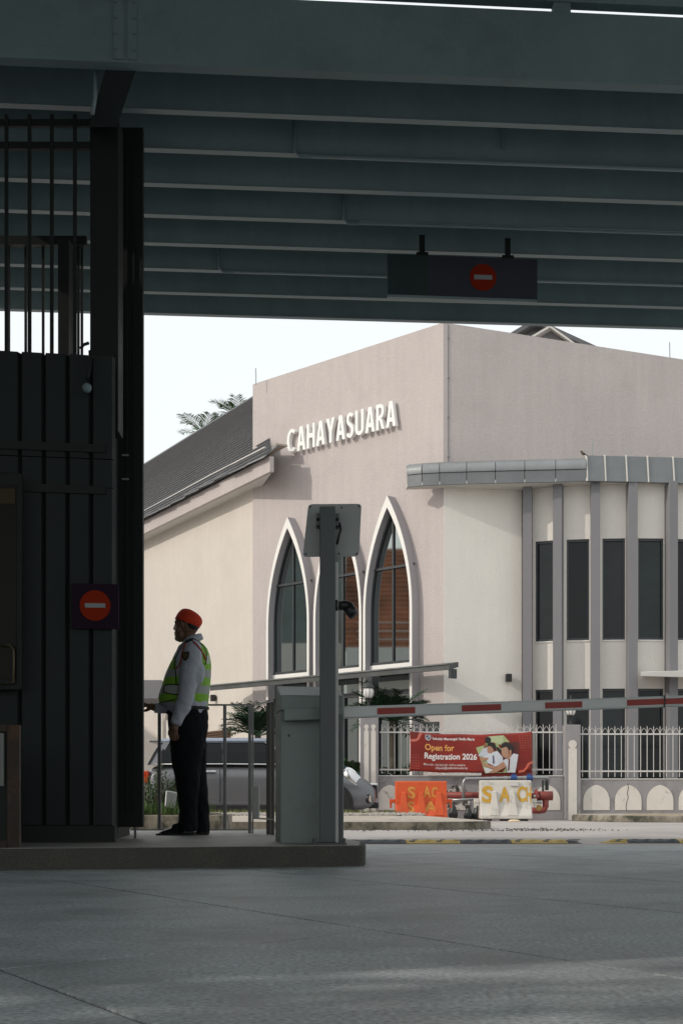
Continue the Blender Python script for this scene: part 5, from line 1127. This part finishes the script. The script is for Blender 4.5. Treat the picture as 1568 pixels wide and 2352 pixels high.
palm((PX(470, 55), 55, 0), PZ(1005, 55), 9, 1.7, 'tall palm whose fronds show above the long roof, left one', .16, .75, M_palmf, (.5, 1.35), .026)
palm((PX(550, 56), 56, 0), PZ(972, 56), 9, 1.6, 'tall palm whose fronds show above the long roof beside the tower', .16, .75, M_palmf, (.5, 1.35), .026)
# tree outside the frame whose leaves dapple the foreground
tr = thing('shade_tree', (-7.6, -0.8, 0), 'leafy tree beside the gate house that dapples the foreground', 'tree')
MB().tube([(-7.6, -.8, 0), (-7.55, -.8, 2.0), (-7.45, -.7, 4.4)], .13, 10, .05).build('trunk', M_bark, tr, smooth=True)
for k in range(7):
    a = k * .9; MB().tube([(-7.5, -.75, 2.4 + k * .18), (-7.4 + .8 * math.cos(a), -.5 + 1.1 * math.sin(a), 3.5 + k * .22)], .04, 6, .012).build('limb', M_bark, tr)
m = MB()
for k in range(84):
    while True:
        q = Vector((random.uniform(-1, 1), random.uniform(-1, 1), random.uniform(-1, 1)))
        if q.length < 1: break
    cc_ = Vector((-7.4 + q.x * 1.1, -.55 + q.y * 1.75, 4.2 + q.z * 1.7)); rr = random.uniform(.16, .34)
    for j in range(34):
        c = cc_ + Vector((random.gauss(0, rr * .5), random.gauss(0, rr * .6), random.gauss(0, rr * .4))); s_ = random.uniform(.06, .10)
        u1 = Vector((random.gauss(0, 1), random.gauss(0, 1), random.gauss(0, 1))).normalized(); u2 = u1.orthogonal().normalized() * .5
        m.add([c - u1 * s_, c + u2 * s_, c + u1 * s_, c - u2 * s_], [(0, 1, 2, 3)])
m.build('crown', M_leaf, tr, fixn=False)
# house across the yard, seen as the reflection in the pointed windows
hs = thing('tiled_house', (-21, 33, 0), 'white house with orange tiled roof mirrored in the pointed windows', 'house')
M_tile = mat('orange_roof_tile', (0.36, 0.14, 0.075), 0.8, 0.5, 0.7, coords='World')
MB().box(-26, -19.5, 22, 32.4, 0, 6.0).build('wall', M_cream, hs)
MB().box(-27, -20.5, 32.6, 48, 0, 11.5).build('reflection_block', mat('sage_render', (0.20, 0.23, 0.22), 0.9, 0.25, 0.5, coords='World'), hs)  # added unseen block, darkens the reflection in the left pointed window
MB().box(-20.49, -19.6, 32.6, 48, 0, 6.2).build('reflection_block_base', M_cream, hs)  # pale base of the added block
m = MB()
for k in range(22):
    f0, f1 = k / 22, (k + 1) / 22; x0, x1 = -19.0 - 5 * f0, -19.0 - 5 * f1; z0, z1 = 5.9 + 4.6 * f0, 5.9 + 4.6 * f1
    m.hexa([(x0, 21.5, z0 - .05), (x0, 32.5, z0 - .05), (x1, 32.5, z1 - .05), (x1, 21.5, z1 - .05), (x0, 21.5, z0 + .07), (x0, 32.5, z0 + .07), (x1, 32.5, z1), (x1, 21.5, z1)])
m.build('roof', M_tile, hs)
for z in (5.3, 5.6, 5.9): MB().tube([(-18.4, 24, z + .9), (-18.4, 32, z + .9)], .02, 6).build('railing_bar', M_fence, hs)
MB().box(-19.49, -18.3, 22, 32.4, 5.2, 5.9).build('balcony', M_white, hs)
# bird on the zinc canopy
bd = thing('bird', P(1338, 1044, 28.62), 'tiny bird perched on the zinc canopy edge', 'bird')
c = P(1338, 1041.5, 28.62)
mb = MB(); mb.ell(c, .05, .028, .03, Matrix.Rotation(R(25), 3, 'Y')); mb.ell(c + Vector((-.035, 0, .04)), .022, .02, .022); mb.cap(c + Vector((-.05, 0, .042)), .006, c + Vector((-.07, 0, .04)), .002); mb.cap(c + Vector((.04, 0, -.02)), .015, c + Vector((.10, 0, -.045)), .008)
for s in (-.01, .01): mb.cap(c + Vector((0, s, -.02)), .004, c + Vector((0, s, -.05)), .003)
organic('body', mb, .005, M_bark, bd, 2)
# ============================================================ THE GUARD
YM = 10.45
def F1(zx, zy, dy=0.0):
    p = P((520 + zx / 3.92) / 1.7417, (2350 + zy / 3.92) / 1.7417, YM); return p + Vector((0, dy, 0))
def F2(zx, zy, dy=0.0):
    p = P((500 + zx / 2.613) / 1.7417, (2750 + zy / 2.613) / 1.7417, YM); return p + Vector((0, dy, 0))
K1 = YM / F / 3.92 / 1.7417; K2 = YM / F / 2.613 / 1.7417
guard = thing('person', (F2(620, 1540).x, YM, ZP), 'person in red cap, green safety vest, grey shirt and black trousers', 'person')
M_skin = mat('skin', (0.15, 0.075, 0.045), 0.55, 0.08, 20)
M_hair = mat('black_hair', (0.012, 0.011, 0.011), 0.6, 0.1, 60)
M_shirt = mat('grey_shirt_cloth', (0.44, 0.46, 0.52), 0.85, 0.04, 10, 0.006, 14, coords='World')
M_trou = mat('black_trouser_cloth', (0.010, 0.011, 0.014), 0.85, 0.12, 12, 0.008, 9, coords='World', spec=0.1)
M_cap = mat('red_felt', (0.62, 0.045, 0.012), 0.9, 0.06, 20, 0.001, 200)
M_shoe = mat('black_polished_leather', (0.012, 0.013, 0.015), 0.22, 0.05, 10)
M_pipe = mat('vest_black_piping', (0.012, 0.014, 0.012), 0.7, 0.0)
# vest cloth: fluorescent green with silver bands sewn across
M_vest = bpy.data.materials.new('vest_cloth'); M_vest.use_nodes = True
t_ = M_vest.node_tree; b_ = t_.nodes['Principled BSDF']; b_.inputs['Roughness'].default_value = 0.7
gq = t_.nodes.new('ShaderNodeNewGeometry'); sx = t_.nodes.new('ShaderNodeSeparateXYZ'); t_.links.new(gq.outputs['Position'], sx.inputs[0])
zA, zB = F1(0, 1900).z, F1(0, 780).z
mrv = t_.nodes.new('ShaderNodeMapRange'); mrv.inputs[1].default_value = zA; mrv.inputs[2].default_value = zB; t_.links.new(sx.outputs[2], mrv.inputs[0])
cr_ = t_.nodes.new('ShaderNodeValToRGB'); cr_.color_ramp.interpolation = 'CONSTANT'
GRN, SIL = (0.22, 0.47, 0.03, 1), (0.34, 0.36, 0.34, 1)
els = cr_.color_ramp.elements; fz = lambda y: (F1(0, y).z - zA) / (zB - zA)
els[0].position = 0; els[0].color = GRN; els[1].position = fz(1690); els[1].color = SIL
for y, c in ((1560, GRN), (1435, SIL), (1310, GRN)):
    e = els.new(fz(y)); e.color = c
t_.links.new(mrv.outputs[0], cr_.inputs[0]); t_.links.new(cr_.outputs[0], b_.inputs['Base Color'])

# ---- body: head, neck, torso core, arms to the finger tips, one continuous skin
mb = MB()
mb.ell(F1(905, 570), 182 * K1, .073, 205 * K1)                    # cranium
mb.ell(F1(800, 640), 98 * K1, .060, 165 * K1)                     # face
mb.ell(F1(800, 760), 96 * K1, .054, 88 * K1)                      # jaw
mb.cap(F1(742, 800), 42 * K1, F1(790, 815), 48 * K1)              # chin
mb.ell(F1(760, 530), 50 * K1, .050, 60 * K1)                      # forehead
mb.cap(F1(722, 548, -.022), 20 * K1, F1(722, 548, .022), 20 * K1) # brow
mb.cap(F1(712, 580), 13 * K1, F1(697, 648), 20 * K1); mb.cap(F1(712, 655, -.012), 14 * K1, F1(712, 655, .012), 14 * K1)   # nose
mb.cap(F1(712, 712, -.014), 15 * K1, F1(712, 712, .014), 15 * K1); mb.cap(F1(714, 744, -.012), 16 * K1, F1(714, 744, .012), 16 * K1)  # lips
mb.ell(F1(760, 680, -.045), 40 * K1, .02, 45 * K1); mb.ell(F1(760, 680, .045), 40 * K1, .02, 45 * K1)
for s in (-1, 1): mb.ell(F1(832, 590, s * .072), 22 * K1, .010, 50 * K1, Matrix.Rotation(R(-12), 3, 'Y'))
mb.cap(F1(920, 760), 108 * K1, F1(965, 940), 125 * K1)            # neck
mb.ell(F1(930, 1250, 0), 190 * K1, .12, 330 * K1); mb.ell(F1(900, 1650, 0), 240 * K1, .12, 300 * K1)
mb.cap(F1(1000, 980, -.15), .045, F1(985, 1400, -.215), .042); mb.cap(F1(985, 1400, -.215), .042, F1(940, 1720, -.225), .036); mb.cap(F1(940, 1720, -.225), .036, F2(566, 395, -.20), .027)
mb.cap(F1(960, 980, .15), .045, F1(900, 1740, .17), .040); mb.cap(F1(900, 1740, .17), .04, F1(395, 1880, .06), .027)
# near hand hanging, back of the hand to the camera
mb.cap(F2(566, 395, -.20), .026, F2(552, 440, -.205), .030)
mb.ell(F2(547, 455, -.205), 46 * K2, .017, 62 * K2, Matrix.Rotation(R(8), 3, 'Y'))
for (x0, y0, x1, y1, x2, y2) in ((512, 492, 505, 522, 512, 548), (533, 500, 530, 534, 538, 562), (555, 502, 556, 536, 562, 564), (577, 494, 583, 522, 588, 548)):
    mb.cap(F2(x0, y0, -.205), .0095, F2(x1, y1, -.200), .009); mb.cap(F2(x1, y1, -.200), .009, F2(x2, y2, -.190), .0078)
mb.cap(F2(520, 430, -.20), .012, F2(497, 468, -.188), .011); mb.cap(F2(497, 468, -.188), .011, F2(492, 505, -.182), .0088)
# far hand reaching to the booth
mb.cap(F1(395, 1880, .06), .026, F1(360, 1870, .055), .030)
mb.ell(F1(318, 1858, .05), 78 * K1, .034, 55 * K1, Matrix.Rotation(R(-8), 3, 'Y'))
for q, (dy, xs_) in enumerate(((.020, 0), (.045, -12), (.068, -6), (.088, 12))):
    mb.cap(F1(275 + xs_, 1838 + q * 4, dy), .0105, F1(205 + xs_, 1815 + q * 10, dy), .0098); mb.cap(F1(205 + xs_, 1815 + q * 10, dy), .0098, F1(150 + xs_, 1848 + q * 8, dy), .0085)
mb.cap(F1(318, 1895, .012), .013, F1(262, 1925, .004), .012); mb.cap(F1(262, 1925, .004), .012, F1(215, 1935, .006), .0095)
organic('body', mb, .0042, M_skin, guard, 3)
# eyes
for s in (-1, 1): MB().ell(F1(732, 576, s * .028), .010, .012, .008, None, 10, 6).build('eye', mat('eye_dark', (0.03, 0.025, 0.02), 0.2, 0.0), guard, smooth=True)
# hair
mb = MB(); mb.ell(F1(965, 590), 128 * K1, .0775, 112 * K1, Matrix.Rotation(R(20), 3, 'Y')); mb.cap(F1(845, 510, -.069), .012, F1(850, 560, -.069), .008); mb.cap(F1(845, 510, .069), .012, F1(850, 560, .069), .008); mb.cap(F1(760, 490, -.03), .02, F1(760, 490, .03), .02)
organic('hair', mb, .005, M_hair, guard, 3)
# cap
A_, B2 = F1(714, 478), F1(1094, 622); mid = (A_ + B2) / 2; uc = (B2 - A_).normalized(); wc = Vector((-uc.z, 0, uc.x)); wc = wc if wc.z > 0 else -wc; Lh = (B2 - A_).length / 2
rings = []
for (hh, f, sh) in ((-.006, .985, 0), (0, 1.0, 0), (.020, 1.045, .004), (.043, 1.02, .006), (.063, .92, .004), (.079, .76, -.002), (.091, .52, -.008), (.097, .25, -.012), (.099, .04, -.014)):
    rings.append([mid + uc * (Lh * f * math.cos(2 * math.pi * k / 28) + sh) + Vector((0, .0855 * f * math.sin(2 * math.pi * k / 28), 0)) + wc * hh for k in range(28)])
cap_ = MB().loft(rings).build('cap', M_cap, guard, smooth=True, sub=1)
MB().tube([mid + uc * (Lh * 1.012 * math.cos(2 * math.pi * k / 28)) + Vector((0, .0868 * math.sin(2 * math.pi * k / 28), 0)) + wc * -.003 for k in range(29)], .0035, 6).build('cap_band', M_cap, cap_, smooth=True)
# ---- shirt
def torso(m, rows, inset=0.0, n=28, p_=2.4):
    rings = []
    for (y, xf, xb, hw_) in rows:
        c = F1((xf + xb) / 2, y); rx = (xb - xf) / 2 * K1 - inset; ry = hw_ - inset; ring = []
        for k in range(n):
            q = 2 * math.pi * k / n; cx_, sy_ = math.cos(q), math.sin(q)
            ring.append(c + Vector((rx * math.copysign(abs(cx_) ** (2 / p_), cx_), ry * math.copysign(abs(sy_) ** (2 / p_), sy_), 0)))
        rings.append(ring)
    m.loft(rings)
ROWS = [(1885, 620, 1205, .165), (1810, 466, 1224, .178), (1720, 452, 1234, .186), (1600, 480, 1248, .19), (1400, 552, 1264, .192), (1200, 636, 1268, .196), (1050, 716, 1244, .198), (960, 765, 1210, .185), (890, 822, 1150, .150), (835, 880, 1085, .10)]
mb = MB(); torso(mb, ROWS, .012); torso(mb, [(1990, 640, 1190, .155), (1880, 600, 1212, .168), (1780, 560, 1222, .17)])
mb.cap(F1(1010, 965, -.165), .066, F1(1025, 1180, -.205), .073); mb.cap(F1(1025, 1180, -.205), .073, F1(975, 1480, -.225), .071); mb.cap(F1(975, 1480, -.225), .071, F1(935, 1740, -.228), .060); mb.cap(F1(935, 1740, -.228), .060, F1(790, 2115, -.205), .042)
mb.ell(F1(880, 1180, -.165), 120 * K1, .043, 280 * K1); mb.cap(F1(1100, 1330, -.20), .055, F1(1080, 1450, -.21), .06)
mb.cap(F1(950, 970, .165), .07, F1(900, 1400, .20), .075); mb.cap(F1(900, 1400, .20), .075, F1(850, 1790, .16), .064); mb.cap(F1(850, 1790, .16), .064, F1(600, 1860, .10), .052); mb.cap(F1(600, 1860, .10), .052, F1(425, 1880, .065), .038)
mb.cap(F1(880, 1900, -.215), .06, F1(850, 1960, -.212), .052)
shirt = organic('shirt', mb, .008, M_shirt, guard, 3, folds=(.006, 11, 9))
for (pc, ax, r) in ((F1(786, 2126, -.2045), (F1(790, 2115, -.205) - F1(935, 1740, -.228)).normalized(), .040), (F1(415, 1881, .063), (F1(425, 1880, .065) - F1(600, 1860, .10)).normalized(), .037)):
    MB().tube([pc - ax * .03, pc + ax * .022], [r + .003, r], 18).build('cuff', M_shirt, shirt, smooth=True)
cpts = []
for k in range(25):
    q = 2 * math.pi * k / 24; cpts.append(F1(985 - 142 * math.cos(q), 806 + 42 * math.cos(q), 0) + Vector((0, .067 * math.sin(q), 0)))
MB().loft([[p + Vector((0, 0, dz)) + Vector((p.x - F1(985, 806).x, p.y - YM, 0)) * e for p in cpts[:-1]] for dz, e in ((-.022, .16), (-.012, .17), (.018, -.02), (.020, -.08), (.0, -.06))]).build('collar', M_shirt, shirt, smooth=True)
# ---- vest
mb = MB(); torso(mb, [(1872, 1010, 1222, .10)] + ROWS[1:], 0.0)
vest = organic('vest', mb, .009, M_vest, guard, 2, folds=(.003, 8, 6))
# ---- trousers
mb = MB()
def leg(m, rows, dy):
    rings = []
    for (y, xf, xb, hw_, d) in rows:
        c = F2((xf + xb) / 2, y, dy + d); rings.append([c + Vector(((xb - xf) / 2 * K2 * math.cos(2 * math.pi * k / 20), hw_ * math.sin(2 * math.pi * k / 20), 0)) for k in range(20)])
    m.loft(rings)
leg(mb, [(640, 478, 842, .150, 0), (520, 474, 848, .162, 0), (400, 456, 866, .172, 0), (300, 456, 868, .172, 0), (225, 492, 858, .165, 0)], 0)
leg(mb, [(1498, 556, 765, .072, 0), (1440, 558, 768, .070, 0), (1300, 590, 775, .066, 0), (1100, 560, 785, .075, 0), (930, 540, 795, .082, .0), (750, 500, 815, .09, .005), (560, 480, 835, .095, .01)], -.085)
leg(mb, [(1506, 690, 876, .07, 0), (1440, 705, 872, .068, 0), (1280, 705, 866, .064, 0), (1100, 670, 852, .072, 0), (930, 620, 838, .08, 0), (750, 540, 834, .09, 0), (560, 490, 842, .095, 0)], .085)
mb.cap(F2(600, 1475, -.085), .055, F2(560, 1485, -.085), .045)
trou = organic('trousers', mb, .008, M_trou, guard, 3, folds=(.007, 13, 4))
MB().tube([F2(676 + 188 * math.cos(2 * math.pi * k / 24), 228 - 10 * math.cos(2 * math.pi * k / 24), .17 * math.sin(2 * math.pi * k / 24)) for k in range(25)], .014, 6).build('belt', M_pipe, trou, smooth=True)
MB().hexa([F1(585, 1968, -.10), F1(632, 2040, -.10), F1(632, 2040, .02), F1(585, 1968, .02), F1(640, 1930, -.12), F1(690, 2000, -.12), F1(690, 2000, .02), F1(640, 1930, .02)]).build('belt_pouch', M_pipe, trou, bevel=0.008)
# ---- shoes
def shoe(xt, xh, dy):
    mb = MB(); L_ = xh - xt
    mb.cap(F2(xh - 60, 1508, dy), .042, F2(xt + L_ * .45, 1508, dy), .040); mb.cap(F2(xt + L_ * .45, 1506, dy), .040, F2(xt + L_ * .12, 1531, dy), .021); mb.cap(F2(xh - 70, 1470, dy), .045, F2(xh - 70, 1510, dy), .04)
    mb.ell(F2(xt + 70, 1530, dy), 70 * K2, .036, 18 * K2)
    sh = organic('shoe', mb, .005, M_shoe, guard, 3)
    for v in sh.data.vertices: v.co.z = max(v.co.z, ZP + .012)
    sole = [(F2(xt + 2, 0).x, 0), (F2(xt + 40, 0).x, .035), (F2(xt + L_ * .35, 0).x, .045), (F2(xt + L_ * .62, 0).x, .035), (F2(xh - 30, 0).x, .04), (F2(xh - 14, 0).x, .02)]
    poly = [(x, YM + dy - w_) for x, w_ in sole] + [(x, YM + dy + w_) for x, w_ in sole[::-1]]
    MB().prism([(x, y, ZP + .0025) for x, y in poly], (0, 0, .0125)).build('sole', M_pipe, sh)
shoe(338, 765, -.085); shoe(470, 880, .085)
# ---- details laid on the cloth (placed by casting onto the cloth surface)
from mathutils.bvhtree import BVHTree
tv, tf = [], []
for ob in (shirt, vest):
    k = len(tv); tv += [v.co.copy() for v in ob.data.vertices]; tf += [tuple(i + k for i in p.vertices) for p in ob.data.polygons]
bvh = BVHTree.FromPolygons(tv, tf)
def S(zx, zy, lift=.003):
    a = F1(zx, zy); h = bvh.ray_cast(Vector((a.x, YM - 2, a.z)), Vector((0, 1, 0)))
    return (h[0] if h[0] is not None else a) + Vector((0, -lift, 0))
def dens(pts, n=5):
    out = []
    for i in range(len(pts) - 1):
        for k in range(n): out.append((pts[i][0] + (pts[i + 1][0] - pts[i][0]) * k / n, pts[i][1] + (pts[i + 1][1] - pts[i][1]) * k / n))
    return out + [pts[-1]]
MB().tube([S(*p) for p in dens([(1036, 848), (960, 872), (890, 930), (830, 1020), (785, 1110), (745, 1190), (742, 1260), (765, 1390), (775, 1550)])], .0042, 6).build('armhole_piping', M_pipe, vest, smooth=True)
MB().tube([S(*p) for p in dens([(1040, 850), (1120, 890), (1185, 960), (1222, 1050), (1225, 1150), (1205, 1240)])], .0042, 6).build('armhole_piping', M_pipe, vest, smooth=True)
M_cord = mat('red_lanyard', (0.38, 0.05, 0.03), 0.8, 0.15, 60)
MB().tube([S(*p, .005) for p in dens([(925, 930), (890, 1010), (868, 1080), (850, 1200), (820, 1270), (768, 1310)])], .0055, 6).build('lanyard', M_cord, shirt, smooth=True)
MB().tube([S(*p, .005) for p in dens([(1045, 905), (1100, 955), (1150, 1020), (1190, 1090), (1208, 1165)])], .0075, 6).build('lanyard', M_cord, shirt, smooth=True)
MB().tube([S(*p, .004) for p in dens([(930, 905), (985, 880), (1035, 872)])], .012, 6).build('epaulette', M_pipe, shirt, smooth=True)
def decal(name, pts, mt, lift, par):
    bm = bmesh.new(); f = bm.faces.new([bm.verts.new((x, y, 0)) for x, y in pts]); bmesh.ops.triangulate(bm, faces=bm.faces[:]); bmesh.ops.subdivide_edges(bm, edges=bm.edges[:], cuts=2, use_grid_fill=True)
    for v in bm.verts: v.co = S(v.co.x, v.co.y, lift)
    me = bpy.data.meshes.new(name); bm.to_mesh(me); bm.free(); me.materials.append(mt); o = bpy.data.objects.new(name, me); place(o, par)
    return o
decal('sleeve_badge', [(872, 1085), (905, 1062), (940, 1068), (975, 1060), (995, 1070), (990, 1130), (972, 1180), (935, 1212), (895, 1185), (872, 1140)], mat('badge_dark', (0.03, 0.03, 0.018), 0.7, 0.1), .004, shirt)
decal('badge_emblem', [(895, 1098), (932, 1085), (968, 1096), (965, 1140), (932, 1182), (900, 1145)], mat('badge_gold', (0.13, 0.10, 0.03), 0.6, 0.5, 90), .006, shirt)
decal('side_tab', [(572, 1560), (700, 1552), (845, 1562), (850, 1705), (760, 1705), (640, 1690), (570, 1660)], mat('vest_silver_tab', (0.42, 0.44, 0.40), 0.6, 0.05, 20), .004, vest)
MB().tube([S(*p, .006) for p in dens([(840, 1562), (700, 1552), (576, 1558), (568, 1655), (640, 1690), (760, 1708), (820, 1712)], 4)], .004, 6).build('tab_piping', M_pipe, vest, smooth=True)
decal('back_print', [(1232, 1075), (1252, 1080), (1262, 1150), (1262, 1215), (1230, 1210), (1228, 1140)], mat('vest_print_white', (0.55, 0.55, 0.55), 0.6, 0.4, 60), .004, vest)
decal('chest_print', [(700, 1075), (745, 1040), (770, 1050), (730, 1130), (690, 1150), (672, 1130)], mat('vest_print_navy', (0.05, 0.06, 0.10), 0.6, 0.4, 60), .004, vest)
MB().tube([S(*p, .002) for p in dens([(462, 1812), (560, 1815), (680, 1800), (750, 1776)], 4)], .0042, 6).build('hem_piping', M_pipe, vest, smooth=True)
